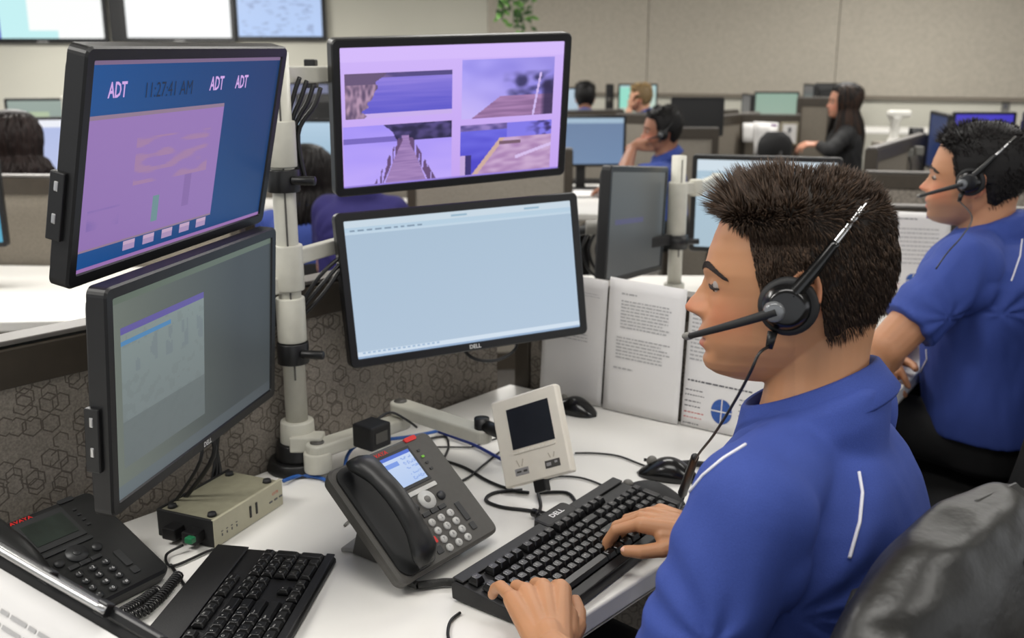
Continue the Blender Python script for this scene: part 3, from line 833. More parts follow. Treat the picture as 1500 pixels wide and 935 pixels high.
# phone cords
def cable(name, pts, r, mt, label, cat='cable', sub=6):
    m = MB(); m.tube(pts, r, sub=sub); o = m.build(name, mt); tag(o, label, cat); return recenter(o)
def coil(path, r, turns, wr, mb):
    P = [V(p) for p in path]; n = turns*10; pts = []
    segs = [(P[i+1]-P[i]).length for i in range(len(P)-1)]; tot = sum(segs)
    for k in range(n+1):
        d = tot*k/n; i = 0
        while i < len(segs)-1 and d > segs[i]: d -= segs[i]; i += 1
        c = P[i].lerp(P[i+1], min(1, d/segs[i])); tn = (P[i+1]-P[i]).normalized(); a = tn.cross(V((0, 0, 1))).normalized(); b = tn.cross(a)
        th = 2*math.pi*turns*k/n; pts.append(c+(a*math.cos(th)+b*math.sin(th))*r)
    mb.tube(pts, wr, seg=6, smooth_path=False)
m = MB(); coil([DK(262, 842, .742), DK(238, 872, .742), DK(215, 893, .742), DK(190, 905, .742)], .007, 22, .0016, m); coil([DK(232, 862, .742), DK(208, 880, .743), DK(180, 896, .75)], .006, 14, .0016, m)
tag(recenter(m.build('coiled_cord', M_blk)), 'black coiled handset cord on the desk in front of the black phone', 'cord')
m = MB(); coil([DK(575, 830, .745), DK(588, 850, .738), DK(612, 858, .738), DK(650, 853, .738), DK(690, 853, .738), DK(725, 866, .738)], .0048, 95, .0014, m)
tag(recenter(m.build('coiled_cord', mat('cord_grey', (52, 52, 50), .5))), 'dark grey coiled handset cord running from the charcoal phone to the keyboard', 'cord')
cable('network_cable', [DK(505, 770, .733), DK(520, 748, .733), DK(500, 715, .733), DK(492, 690, .733)], .0024, M_grey, 'thin grey cable curving on the desk left of the charcoal phone')
cable('keyboard_cable', [DK(283, 876, .733), DK(265, 850, .733), DK(250, 828, .733)], .0026, M_blk, 'short black cable between the black phone and the lower left keyboard')

# ------------------------------------------------------------------ grey metal switch box
b0 = DK(314, 803, .731); b1 = DK(413, 738, .731); bx = (b1-b0); bw = bx.length; bx.normalize(); by = V((-bx.y, bx.x, 0))
BM = frame((b0+b1)/2+by*.055, x=bx)
root = empty('switch_box', BM, 'grey metal switch box with rubber feet on top, below the dim monitor', 'switch box')
MB().box((0, 0, .0235), (bw-.008, .106, .043)).build('housing', M_box, root, bevel=.0015)
m = MB(); m.box((0, -.055, .0235), (bw, .006, .047)); m.build('front_panel', mat('box_face', (172, 168, 146), .45, nscale=50, namp=.04), root, bevel=.001)
m = MB(); m.box((0, .055, .0235), (bw, .005, .047)); m.box((-bw/2+.002, 0, .0235), (.005, .112, .046)); m.build('rear_panel', M_blkm, root, bevel=.001)
for x, y in ((-.08, -.04), (.08, -.04), (-.08, .04), (.08, .04)):
    MB().cyl((x*bw/.2, y, .0445), (x*bw/.2, y, .0505), .008, .0065, 16).build('rubber_foot', M_blkm, root)
for x in (.0, .016): MB().box((x, -.0585, .024), (.004, .002, .020)).build('slot', M_blk, root)
m = MB()
for k in range(4): m.box((-.072+.012*k, -.0583, .016), (.002, .001, .004)); m.box((-.072+.012*k, -.0583, .022), (.004, .001, .001))
m.build('markings', M_ink2, root); m = MB()
for k in range(3): m.box((.055+.014*k, -.0583, .018), (.008, .001, .003))
m.build('markings', M_ink2, root)
m = MB(); add_text(m, 'EXTR', .007, Matrix.Translation(V((.068, -.0586, .030))) @ Matrix.Rotation(math.pi/2, 4, 'X')); m.build('lettering', M_inkr, root)
for k in range(2): MB().box((-bw/2-.012, -.025+.04*k, .02), (.024, .026, .02)).build('connector', M_blk, root, bevel=.002)
MB().box((-bw/2-.030, -.035, .024), (.012, .014, .010)).build('connector', M_green, root, bevel=.002)
e0 = BM @ V((-bw/2-.03, -.02, .012))
cable('power_cable', [e0, e0+V((-.02, -.02, -.006)), e0+V((.0, -.05, -.009)), b0+V((0, -.012, .003)), b0+V((.02, -.02, .003)), DK(332, 812, .733)], .0022, M_blk, 'black cable looping round the front corner of the grey switch box')
cable('signal_cable', [BM @ V((-.03, .07, .02)), LL @ V((.08, -.20, -.03)), LL @ V((.085, -.14, -.05))], .004, M_blk, 'black cable dropping behind the dim monitor onto the switch box')
cable('signal_cable', [BM @ V((-.045, .075, .02)), LL @ V((.055, -.20, -.04)), LL @ V((.075, -.14, -.055))], .003, M_blk, 'thinner black cable dropping behind the dim monitor onto the switch box')
for k in range(3):
    cable('hanging_cable', [LL @ V((.20+.018*k, -.10, -.07)), LL @ V((.20+.022*k, -.17, -.085)), LL @ V((.22+.012*k, -.22, -.09-.01*k)), V((BM @ V((.06, .075, .01)))) + V((.012*k, 0, 0))], .0034, M_blk,
          ['leftmost of three black cables hanging between dim monitor and pole', 'middle one of three black cables hanging between dim monitor and pole', 'rightmost of three black cables hanging between dim monitor and pole'][k])
# blue cables
cable('network_cable', [DK(505, 698, .742), DK(488, 708, .735), DK(468, 700, .735), DK(440, 697, .736), DK(415, 705, .74)], .0036, M_blue_cable, 'blue network cable looping around the foot of the monitor pole')
cable('network_cable', [DK(505, 700, .745), DK(508, 670, .75), DK(524, 652, .765), DK(560, 645, .775), DK(600, 640, .76), DK(640, 632, .745)], .0036, M_blue_cable, 'blue network cable rising behind the charcoal phone under the grey arm')
cable('network_cable', [DK(640, 632, .737), DK(690, 650, .737), DK(725, 668, .737), DK(740, 676, .737)], .0036, mat('navy_cable', (34, 50, 120), .4), 'dark blue network cable on the desk behind the cream panel')
root = empty('power_adapter', frame(DK(545, 645, .80), x=PX_), 'black power adapter block lying on the grey arm behind the charcoal phone', 'power adapter')
MB().box((0, 0, .012), (.052, .05, .046)).build('block', M_blkm, root, bevel=.004)
MB().box((.0, -.0255, .012), (.03, .001, .02)).build('rating_label', M_charc, root)
MB().tube([(0.02, 0.01, .03), (.05, .0, .04), (.07, -.02, .025), (.10, -.02, .0)], .0025).build('lead', M_blk, root)

# desk cables around the panel (points on the desk top)
def dk_cable(name, px, r, label, mt=None, z=.7335): cable(name, [DK(x, y, z) for x, y in px], r, mt or M_blk, label)
dk_cable('mouse_cable', [(842, 664), (870, 664), (905, 668), (935, 679), (948, 684)], .0020, 'thin black mouse cable running from behind the cream panel')
dk_cable('mouse_cable', [(793, 712), (812, 699), (850, 700), (885, 712), (912, 724)], .0020, 'thin black mouse cable curving from under the cream panel to the wide mouse')
dk_cable('usb_cable', [(640, 672), (680, 685), (715, 705), (750, 718), (775, 722)], .0030, 'black cable crossing the desk from the charcoal phone to the cream panel')
dk_cable('usb_cable', [(790, 722), (830, 722), (845, 738), (852, 750)], .0030, 'black cable from the cream panel plug to the back of the keyboard')
dk_cable('usb_cable', [(765, 718), (725, 722), (712, 733), (735, 743), (780, 749), (800, 756), (828, 765)], .0032, 'black looped cable with a ferrite block in front of the cream panel')
dk_cable('usb_cable', [(788, 722), (792, 742), (786, 760), (790, 770), (826, 766)], .0030, 'black cable dropping from the panel plug past the ferrite block')
dk_cable('audio_cable', [(628, 643), (652, 640), (657, 655), (650, 672)], .0024, 'thin black cable looping off the top right of the charcoal phone')
dk_cable('audio_cable', [(632, 655), (660, 655), (690, 655), (705, 650), (735, 640)], .0018, 'thin straight black cable between charcoal phone and cream panel')
dk_cable('audio_cable', [(676, 705), (690, 697), (710, 680), (735, 660)], .0022, 'black cable crossing diagonally behind the cream panel')
dk_cable('keyboard_cable', [(674, 898), (660, 910), (656, 930), (662, 948)], .0022, 'thin black cable leaving the near end of the middle keyboard')
fb = DK(789, 755, .739)
root = empty('ferrite_block', frame(fb, x=(DK(805, 759)-DK(770, 748))), 'black ferrite block on the looped cable behind the keyboard', 'ferrite core')
MB().cyl((-.013, 0, .002), (.013, 0, .002), .0075, .0075, 16).build('shell', M_blk2, root, bevel=.002)
MB().cyl((-.002, 0, .002), (.002, 0, .002), .0082, .0082, 16).build('clasp', M_blk, root)

cable('power_cable', [LM @ V((-.02, -.12, -.06)), LM @ V((.0, -.165, -.03)), LM @ V((.05, -.178, -.02)), LM @ V((.10, -.16, -.03)), LM @ V((.11, -.12, -.06))], .0035, M_blk, 'black cable sagging below the pale blue monitor')
# ------------------------------------------------------------------ mice
def mouse(M, label, L=.112, W=.064, H=.036, mt=None):
    root = empty('computer_mouse', M, label, 'mouse')
    rings = []
    for k in range(15):
        t = k/14; y = -L/2+L*t
        e = math.sin(math.pi*min(max(t, .0), 1))**.45 if 0 < t < 1 else .02
        w = W/2*e*(1-.08*math.sin(math.pi*t)); h = H*(math.sin(math.pi*(t*.82+.12))**.8)*e
        rings.append([V((w*math.cos(a), y, max(0, h*math.sin(a)**.8 if math.sin(a) > 0 else 0)+.001)) for a in [math.pi*j/14 for j in range(15)]])
    m = MB(); m.loft(rings); m.build('shell', mt or M_blk2, root)
    MB().cyl((-.003, L*.26, H*.72), (.003, L*.26, H*.72), .010, .010, 16).build('scroll_wheel', M_grey, root)
    MB().box((0, L*.22, H*.735), (.001, L*.34, .006)).build('button_gap', M_blkm, root)
    return root
mouse(frame(DK(842, 604, .73), x=(.6, .8, 0), y=None), 'small black mouse at the foot of the leaning papers behind the cream panel')
mouse(frame(DK(978, 699, .73), x=(.35, .94, 0)), 'glossy black mouse beside the headset connector', .118, .068, .038)
mouse(frame(DK(948, 733, .73), x=(.30, .95, 0)), 'wide matt black mouse between keyboard and glossy mouse', .135, .072, .034, M_blkm)
root = empty('marker_pen', frame(DK(1033, 681, .738), x=(1, -.28, 0)), 'short black pen lying on the desk close to the man in front', 'pen')
MB().cyl((-.03, 0, 0), (.035, 0, 0), .006, .006, 14).build('barrel', M_blkm, root); MB().cyl((-.045, 0, 0), (-.03, 0, 0), .0035, .006, 14).build('cap', M_blk, root)

# ------------------------------------------------------------------ papers
def sheet(corners, label, items, name='paper_sheet', curl=.004, cat='paper', n=12, th=.0006):
    """corners TL TR BR BL in world; items = list of (u0,v0,u1,v1,material index)"""
    TL, TR, BR, BL = [V(c) for c in corners]
    nrm = (TR-TL).cross(TL-BL).normalized()
    def P(u, v, off=0.):
        p = (TL*(1-u)+TR*u)*(1-v)+(BL*(1-u)+BR*u)*v
        return p+nrm*(curl*math.sin(math.pi*u)*(1-.5*v)+curl*1.5*math.sin(u*7+v*3)*.3*(1-v)+off)
    root = empty(name, (BL+BR)/2, label, cat)
    m = MB(); vs = []; fs = []
    for off in (0, -th):
        for j in range(n+1):
            for i in range(n+1): vs.append(P(i/n, j/n, off))
    o_ = (n+1)**2
    for j in range(n):
        for i in range(n):
            a = j*(n+1)+i; fs.append((a, a+n+1, a+n+2, a+1)); fs.append((o_+a, o_+a+1, o_+a+n+2, o_+a+n+1))
    for i in range(n):
        fs.append((i, i+1, o_+i+1, o_+i)); a = n*(n+1)+i; fs.append((a+1, a, o_+a, o_+a+1))
        a = i*(n+1); fs.append((a+n+1, a, o_+a, o_+a+n+1)); a = i*(n+1)+n; fs.append((a, a+n+1, o_+a+n+1, o_+a))
    m.add(vs, fs, 0, True); m.build('sheet', M_paper, root, world=True)
    def emit_block(lst):
        b = MB()
        for u0, v0, u1, v1, mi in lst:
            kk = max(1, int((u1-u0)*8)); ps = []
            for i in range(kk+1): uu = u0+(u1-u0)*i/kk; ps += [P(uu, v0, .0010), P(uu, v1, .0010)]
            b.add(ps, [(2*i, 2*i+1, 2*i+3, 2*i+2) for i in range(kk)], mi)
        b.build('print', [M_ink, M_ink2, M_inkb, M_inkp, M_inkr, M_paper], root, world=True)
    m = MB()
    for it in items:
        if it[0] == 'disc':
            dm = m; m = MB(); _, u, v, ru, rv, mi = it; k = 28
            c = P(u, v, .0009); ps = [P(u+ru*math.cos(2*math.pi*i/k), v+rv*math.sin(2*math.pi*i/k), .0008) for i in range(k)]
            m.add([c]+ps, [(0, 1+(i+1) % k, 1+i) for i in range(k)], mi)
            for u0, v0, u1, v1 in ((u-ru, v-rv*.05, u+ru, v+rv*.05), (u-ru*.05, v-rv, u+ru*.05, v+rv)): m.add([P(u0, v0, .0012), P(u0, v1, .0012), P(u1, v1, .0012), P(u1, v0, .0012)], [(0, 1, 2, 3)], 5)
            m.build('wheel_chart', [M_ink, M_ink2, M_inkb, M_inkp, M_inkr, M_paper], root, world=True); m = dm; continue
        if it[0] == 'block': emit_block(it[1]); continue
        u0, v0, u1, v1, mi = it
        kk = max(1, int((u1-u0)*8)); ps = []
        for i in range(kk+1): uu = u0+(u1-u0)*i/kk; ps += [P(uu, v0, .0010), P(uu, v1, .0010)]
        m.add(ps, [(2*i, 2*i+1, 2*i+3, 2*i+2) for i in range(kk)], mi)
    if m.v: m.build('print', [M_ink, M_ink2, M_inkb, M_inkp, M_inkr, M_paper], root, world=True)
    return root
def text_lines(u0, u1, v0, v1, n, mi=0, fill=.5, seed=1, word=.05):
    r = random.Random(seed); out = []
    for k in range(n):
        v = v0+(v1-v0)*k/max(1, n-1); u = u0; h = (v1-v0)/max(1, n)*fill if n > 1 else .012
        end = u1-(r.uniform(0, .25)*(u1-u0))
        while u < end:
            w = r.uniform(.4, 1.6)*word; out.append((u, v, min(u+w, end), v+h, mi)); u += w+.012
    return [('block', out)]
def wheel(u, v, ru, rv, seed):
    it = [('disc', u, v, ru, rv, 2)]
    for s in (-1, 1):
        for k in range(4):
            x0 = u-ru*3.6 if s < 0 else u+ru*1.6; y = v-rv*1.3+k*rv*.9
            it += text_lines(x0, x0+ru*2.0, y, y+rv*.4, 2, 1 if k != 2 else 4, .35, seed+k+s, .03)
    return it
# points along the partition face
lean = lambda px0, pyt0, pyb0, px1, pyt1, pyb1, off: None
def B_at(px, py):
    """point of partition B's front face under a pixel"""
    r = ray(px, py); p0 = C0; n = nB; t = (p0-V((0, 0, 0))).dot(n)/r.dot(n); return V((0, 0, EYE))+r*t
def paper_B(pxl, pxr, ztop, off, label, items, zb=.7325, curl=.003):
    a = B_at(pxl, 590); b = B_at(pxr, 590); f = -nB
    bl = V((a.x, a.y, zb))+f*(off+.022); br = V((b.x, b.y, zb))+f*(off+.022)
    tl = V((a.x, a.y, ztop))+f*off; tr = V((b.x, b.y, ztop-.006))+f*off
    return sheet([tl, tr, br, bl], label, items, curl=curl)
paper_B(800, 889, 1.022, .006, 'white printed sheet leaning beside the lower big monitor, left of two tall sheets', text_lines(.45, .95, .12, .14, 2, 0, .4, 5)+text_lines(.30, .85, .45, .50, 3, 0, .4, 6), curl=.002)
paper_B(893, 1003, 1.028, .010, 'white printed sheet with two text blocks, in front of the face of the man', text_lines(.18, .42, .10, .11, 1, 0, .4, 9)+text_lines(.18, .85, .155, .35, 9, 0, .45, 7)+text_lines(.14, .88, .43, .58, 7, 0, .45, 8)+text_lines(.12, .40, .66, .67, 1, 0, .5, 3), curl=.004)
paper_B(1006, 1125, 1.000, .004, 'white sheet with blue quartered wheel chart, below the chin of the man', text_lines(.05, .9, .10, .45, 12, 0, .4, 12)+text_lines(.05, .9, .62, .625, 1, 1, .3, 4)+wheel(.50, .83, .13, .10, 20), curl=.002)

# document holder lower left with a clamped sheet
H0 = PW(-70, 770, 1.06); H1 = PW(236, 948, .93)
hd = (H1-H0); hl = hd.length; hd.normalize(); hn = V((0, 0, 1)).cross(hd); hn = -hn if hn.y > 0 else hn
down = (V((0, 0, -1))*.84+hn*.54).normalized(); HZ = hd.cross(-down)
HM = frame((H0+H1)/2, x=hd, z=HZ)
root = empty('document_holder', HM, 'black document holder with a silver clamp rod, cut off at the lower left corner', 'document holder')
MB().box((0, -.14, -.007), (hl, .29, .008)).build('back_board', M_blkm, root, bevel=.003)
MB().box((0, .004, -.002), (hl, .012, .012)).build('top_edge', M_blk, root, bevel=.003)
MB().tube([(-hl/2+.01, .006, .010), (0, .006, .012), (hl*.28, .006, .010)], .0045).build('clamp_rod', M_silver, root)
for x in (-hl*.3, 0.0, hl*.26): MB().box((x, .006, .006), (.014, .014, .012)).build('clip', M_blk, root, bevel=.002)
q0 = HM @ V((0, -.26, -.02)); q1 = HM @ V((0, -.03, -.02))
m = MB(); m.tube([q1, V((q1.x, q1.y, .80))-hn*.08, V((q1.x, q1.y, .736))-hn*.11], .005); m.box((q1.x-hn.x*.11, q1.y-hn.y*.11, .7345), (.16, .02, .008)); m.build('prop', M_blk, root, world=True)
a, b_, c_, d_ = [HM @ V(p) for p in ((-hl*.5+.004, -.012, .0015), (hl*.5-.012, -.012, .0015), (hl*.5-.012, -.275, .0015), (-hl*.5+.004, -.275, .0015))]
sheet([a, b_, c_, d_], 'white sheet with rows of grey print on the holder at the lower left corner', text_lines(.10, .78, .12, .50, 9, 0, .4, 31, .06), curl=.001)
# ------------------------------------------------------------------ background furniture
def yaw_frame(p, yaw_deg, pitch=0.):
    """screen at p facing the camera side, turned by yaw (positive: faces right)"""
    a = math.radians(yaw_deg); z = V((math.sin(a), -math.cos(a), math.sin(math.radians(pitch)))).normalized()
    return frame(p, x=V((math.cos(a), math.sin(a), 0)), z=z)
def flat(c1, c2=None, head=None, blob=None):
    def fn(u, v):
        if head and v < .12: return head
        if blob and blob[0] < u < blob[2] and blob[1] < v < blob[3]: return blob[4]
        return lerp(c1, c2 or c1, v)
    return fn
DZ = .73
# --- left
partition((-3.4, 3.88), (-1.02, 3.72), 'partition with a plain woven panel behind the white side desk, far left')
desk([(-3.4, 3.84), (-1.05, 3.68), (-.92, 2.92), (-3.3, 2.72)], 'white desk seen left of the blue clock monitor')
MB_ = None
monitor(yaw_frame(PW(-104, 300, 3.3), 10), .46, .30, flat((70, 150, 190), (90, 170, 200)), 'monitor at the far left edge showing only a pale blue sliver', 8, 6, stand=DZ)
monitor(yaw_frame(PW(48, 214, 5.2), 14, 4), .44, .30, flat((176, 188, 228), (186, 196, 232), (236, 238, 246)), 'pale lilac screen just behind the head of the far left person', 20, 14, stand=.90)
monitor(yaw_frame(PW(63, 176, 6.2), 12, 2), .43, .27, flat((152, 166, 158), (140, 156, 148), None, (.28, .25, .62, .5, (176, 192, 160))), 'grey green screen above the head of the far left person', 20, 14, stand=.90)
monitor(yaw_frame(PW(142, 180, 6.4), 10), .42, .27, flat((196, 200, 236), (180, 186, 226)), 'far screen peeking out left of the blue clock monitor', 10, 8, stand=.90)
desk([(-3.6, 5.05), (-1.9, 5.05), (-1.9, 5.5), (-3.6, 5.5)], 'raised desk under the lilac screen at the far left', z=.895)
desk([(-3.9, 6.1), (-2.0, 6.1), (-2.0, 6.7), (-3.9, 6.7)], 'raised desk under the grey green screen at the far left', z=.895)
root = empty('speaker_tower', PW(104, 210, 6.0)-V((0, 0, .05)), 'pale column device between the two small far left screens', 'pole')
root.location.z = .897; MW[root.name] = Matrix.Translation(root.location)
MB().cyl((0, 0, 0), (0, 0, .02), .06, .06, 20).build('foot', M_grey, root); MB().cyl((0, 0, .02), (0, 0, .40), .030, .030, 16).build('column', M_pole, root, bevel=.004); MB().box((0, -.02, .17), (.09, .05, .04)).build('bracket', M_blkm, root)
partition((-3.2, 5.72), (-2.05, 5.60), 'distant partition end between the far left screens and the clock monitor', top=1.0)

def task_chair(M, label, w=.46, h=.52, top=1.0, mt=None, arms=True):
    """M at floor, -y is the sitter's front"""
    mt = mt or M_chair
    root = empty('office_chair', M, label, 'chair')
    zb = top-h
    rings = []
    for k in range(9):
        t = k/8; z = zb+h*t; hw = w/2*(1-.55*max(0, (t-.72)/.28)**2)*(1-.25*max(0, (.2-t)/.2)); y = .20+.06*math.sin(t*2.2)
        rings.append([V((hw*math.cos(a), y-.05*math.cos(a)**2+.028*math.sin(a), z)) for a in [2*math.pi*j/24 for j in range(24)]])
    m = MB(); m.loft(rings); m.build('backrest', mt, root)
    m = MB(); m.loft([rrp(w*.9, .40, .08, .43, 6), rrp(w*1.04, .46, .10, .45, 6), rrp(w*1.04, .46, .10, .475, 6), rrp(w*.92, .40, .09, .495, 6)], smooth=False); m.build('seat', mt, root)
    MB().tube([(0, .10, .43), (0, .26, .46), (0, .27, zb+.18)], .018).build('back_support', M_blkm, root)
    MB().cyl((0, 0, .10), (0, 0, .44), .025, .022, 16).build('gas_column', M_blkm, root)
    for k in range(5):
        a = 2*math.pi*k/5+.3; d = V((math.cos(a), math.sin(a), 0))
        m = MB(); m.tube([V((0, 0, .10)), d*.15+V((0, 0, .09)), d*.29+V((0, 0, .06))], .016); lg = m.build('leg', M_blkm, root)
        m = MB(); s = V((-d.y, d.x, 0)); m.cyl(d*.29+V((0, 0, .027))-s*.018, d*.29+V((0, 0, .027))+s*.018, .027, .027, 14); m.build('caster', M_blk, lg)
    if arms:
        for s in (-1, 1):
            m = MB(); m.tube([(s*.24, .05, .46), (s*.27, .03, .58), (s*.27, -.02, .66)], .013); m.box((s*.27, -.03, .675), (.06, .22, .025)); m.build('armrest', M_blkm, root, bevel=.004)
    return root
def chair_at(px, py, zc, face, label, **k):
    p = PW(px, py, zc); return task_chair(frame((p.x, p.y, 0), y=-V((face[0], face[1], 0))), label, top=k.pop('top', p.z), **k)
chair_at(-22, 397, 2.45, (.3, 1), 'black chair back in front of the white side desk, far left')
# --- centre gap, behind the pole
monitor(yaw_frame(PW(446, 213, 5.4), -6), .42, .28, flat((180, 205, 225), (150, 180, 200)), 'small lit screen above the dark haired woman behind the pole', 16, 10, stand=DZ)
monitor(yaw_frame(PW(448, 150, 7.0), -20), .40, .28, flat((120, 124, 150), (96, 100, 120)), 'dim violet screen seen between pole and picture monitor', 14, 10, stand=.93)
monitor(yaw_frame(PW(482, 173, 6.2), 160), .44, .30, None, 'back of a dark monitor beside the dim violet screen behind the pole', off=True, stand=.93)
desk([(-1.75, 5.35), (-.35, 5.35), (-.35, 5.75), (-1.75, 5.75)], 'desk under the small lit screen behind the pole', z=DZ)
desk([(-1.8, 5.95), (-.6, 5.95), (-.6, 7.6), (-1.8, 7.6)], 'raised desk behind the pole carrying the dim violet screen', z=.925)
partition((-1.7, 5.85), (-.45, 5.85), 'low partition right of the woman behind the pole', top=1.12, fab=M_fab2, group=None)
# --- centre: between the two stacked monitors and right of them
pc = PW(838, 230, 4.75)
partition((-.5, 4.72), (pc.x, pc.y), 'grey partition visible in the slot between picture monitor and pale blue monitor', top=1.09, fab=M_fab2)
p0 = DK(770, 300, DZ); 
desk([(-.1, 5.15), (.46, 5.1), (.60, 5.6), (.66, 6.45), (-.1, 6.5)], 'white desk with papers in front of the man resting chin on hand', z=DZ)
monitor(yaw_frame(PW(853, 207, 6.05), 4), .54, .31, flat((108, 130, 162), (114, 138, 170), (160, 184, 204)), 'blue grey screen that the man with hand at mouth looks at', 30, 18, stand=DZ)
kb = empty('keyboard', frame(DK(868, 268, DZ)+V((0, 0, .001)), x=(1, .1, 0)), 'distant keyboard under the blue grey screen', 'keyboard')
MB().box((0, 0, .010), (.44, .15, .018)).build('case', M_kb, kb, bevel=.003)
m = MB()
for r in range(5):
    for k in range(15): m.box((-.2+.0285*k, -.052+.026*r, .021), (.024, .021, .006), taper=.8)
m.build('keys', M_key, kb); kb.children[-1]['kind'] = 'stuff'
for k in range(3):
    q = PW(880, 283+4*k, 5.3); q = DK(874-6*k, 283+2*k, DZ)
    o = sheet([q+V((-.15, .2, .003+.003*k)), q+V((.10, .22, .003+.003*k)), q+V((.12, -.10, .003+.003*k)), q+V((-.15, -.1, .003+.003*k))], ['lowest white sheet on the desk beside the chin-resting man', 'middle white sheet on the desk beside the chin-resting man', 'topmost white sheet on the desk beside the chin-resting man'][k], [], curl=0.0005, n=3)
partition(PW(903, 175, 7.6).xy, PW(1046, 175, 7.3).xy, 'grey partition just behind the man resting chin on hand', top=1.12, fab=M_fab2)
monitor(yaw_frame(PW(1021, 171, 6.75), -8), .36, .26, None, 'switched-off dark monitor right of the chin-resting man', off=True, stand=.73)
partition(PW(978, 190, 6.35).xy, PW(1052, 190, 6.35).xy, 'light grey partition below the switched-off dark monitor', top=1.09, fab=M_fab2)
desk([(1.05, 6.45), (1.45, 6.45), (1.45, 7.0), (1.05, 7.0)], 'desk under the switched-off dark monitor', z=.73)
partition(PW(1046, 175, 7.2).xy, PW(1108, 180, 7.9).xy, 'grey partition left of the wall of pinned papers', top=1.12)
partition(PW(1085, 180, 7.6).xy, PW(1172, 178, 7.5).xy, 'partition carrying pinned papers and the small picture', top=1.12, fab=M_fab2)
partition(PW(1168, 160, 7.95).xy, PW(1222, 160, 7.8).xy, 'tall dark partition left of the woman in black', top=1.235)
q = PW(1102, 204, 7.42)
sheet([PW(1088, 180, 7.45), PW(1104, 180, 7.45), PW(1104, 208, 7.45), PW(1088, 208, 7.45)], 'small white note pinned left of the bigger sheet above the empty chair', [], curl=.001, n=3)
sheet([PW(1104, 178, 7.44), PW(1140, 180, 7.44), PW(1139, 226, 7.44), PW(1104, 226, 7.44)], 'large white sheet with a purple corner pinned above the empty black chair', [(.7, .05, .95, .12, 3)]+text_lines(.1, .8, .2, .6, 6, 0, .4, 2, .1), curl=.001, n=3)
root = empty('picture_frame', yaw_frame(PW(1156, 196, 7.40), 2), 'small framed sketch on the partition right of the empty chair', 'picture')
MB().box((0, 0, 0), (.135, .17, .012)).build('frame', mat('frame_tan', (150, 142, 120), .6), root, bevel=.003)
MB().box((0, 0, .0065), (.105, .14, .002)).build('sheet', M_paper, root)
m = MB(); m.tube([(0, -.03, .008), (.004, 0, .008), (-.004, .03, .008)], .002); m.ellip((.0, .03, .008), (.014, .018, .001)); m.ellip((-.012, .008, .008), (.01, .006, .001)); m.build('drawing', M_ink2, root)
chair_at(1112, 190, 6.6, (-.3, 1), 'empty black chair before the pinned papers in the middle distance', w=.24*1.0+.02, h=.30, arms=False)
monitor(yaw_frame(PW(1137, 157, 9.4), -6), .42, .285, flat((142, 168, 152), (150, 172, 156)), 'pale green screen left of the woman in black', 24, 16, stand=.95)
monitor(yaw_frame(PW(1092, 160, 9.2), -92), .42, .28, flat((90, 90, 90)), 'edge-on dark monitor left of the pale green screen', 6, 4, stand=.95)
monitor(yaw_frame(PW(1183, 146, 9.0), -94), .42, .28, flat((90, 90, 90)), 'edge-on dark monitor right of the pale green screen', 6, 4, stand=.95)
monitor(yaw_frame(PW(1222, 146, 9.2), 175), .38, .30, None, 'dark monitor back directly behind the woman in black', off=True, stand=.95)
desk([(2.1, 9.0), (3.7, 8.4), (3.9, 9.0), (2.1, 9.6)], 'long raised desk carrying the pale green screen', z=.945)
monitor(yaw_frame(PW(934, 146, 9.6), -4), .38, .30, flat((176, 208, 210), (200, 212, 190), None, (.02, .05, .3, .8, (150, 220, 200))), 'bright screen behind the blond man far back', 20, 14, stand=.95)
monitor(yaw_frame(PW(828, 152, 8.6), 8), .30, .28, flat((180, 200, 214), (170, 190, 205)), 'pale screen sliver right of the picture monitor, far back', 10, 8, stand=.95)
desk([(-.1, 8.5), (.75, 8.5), (.75, 8.9), (-.1, 8.9)], 'raised desk under the pale screen sliver far back', z=.945)
desk([(.8, 9.4), (2.1, 9.3), (2.1, 9.8), (.8, 9.9)], 'raised desk under the bright screen behind the blond man', z=.945)
for px, lb in ((893, 'dark upright loudspeaker between the two far seated people'), ):
    p = PW(px, 138, 9.75); root = empty('loudspeaker', (p.x, p.y, .946), lb, 'speaker'); p = PW(893, 123, 9.75); p.z = .946+(p.z-.946)/2
    MB().box((0, 0, p.z-.946), (.075, .09, 2*(p.z-.946))).build('cabinet', M_blkm, root, bevel=.008); MB().cyl((0, -.045, p.z-.92), (0, -.048, p.z-.92), .028, .028, 16).build('cone', M_charc, root)
partition(PW(790, 165, 7.9).xy, PW(912, 163, 8.2).xy, 'far partition in front of the seated person with black hair', top=1.13, fab=M_fab2)
partition(PW(912, 163, 8.2).xy, PW(1080, 158, 8.8).xy, 'far partition in front of the blond man', top=1.10)
# --- right side
partition(PW(1276, 225, 4.9).xy, PW(1350, 215, 6.0).xy, 'partition slanting away right of the woman in black', top=1.08)
partition(PW(1268, 255, 4.3).xy, PW(1600, 262, 4.1).xy, 'dark partition behind the head of the second man', top=1.03, fab=M_hex)
partition(PW(1262, 318, 3.08).xy, PW(1640, 330, 2.95).xy, 'partition behind the second man that holds his printed sheet', top=1.055, fab=M_hex)
desk([(.10, 2.40), (.62, 2.02), (.76, 2.0), (1.36, 2.86), (1.04, 3.0), (1.04, 3.55), (.2, 3.55)], 'white desk of the second man behind the leaning papers', z=.73)
sh = [PW(1298, 309, 2.98), PW(1394, 313, 2.95), PW(1386, 432, 2.98), PW(1292, 428, 3.0)]
sheet(sh, 'printed sheet with purple logo and blue wheel chart beside the second man', [(.62, .03, .98, .07, 3), (.72, .07, .98, .10, 4)]+text_lines(.12, .6, .08, .10, 1, 1, .4, 2)+text_lines(.1, .85, .2, .62, 9, 0, .3, 14)+wheel(.47, .84, .11, .085, 40), curl=.002)
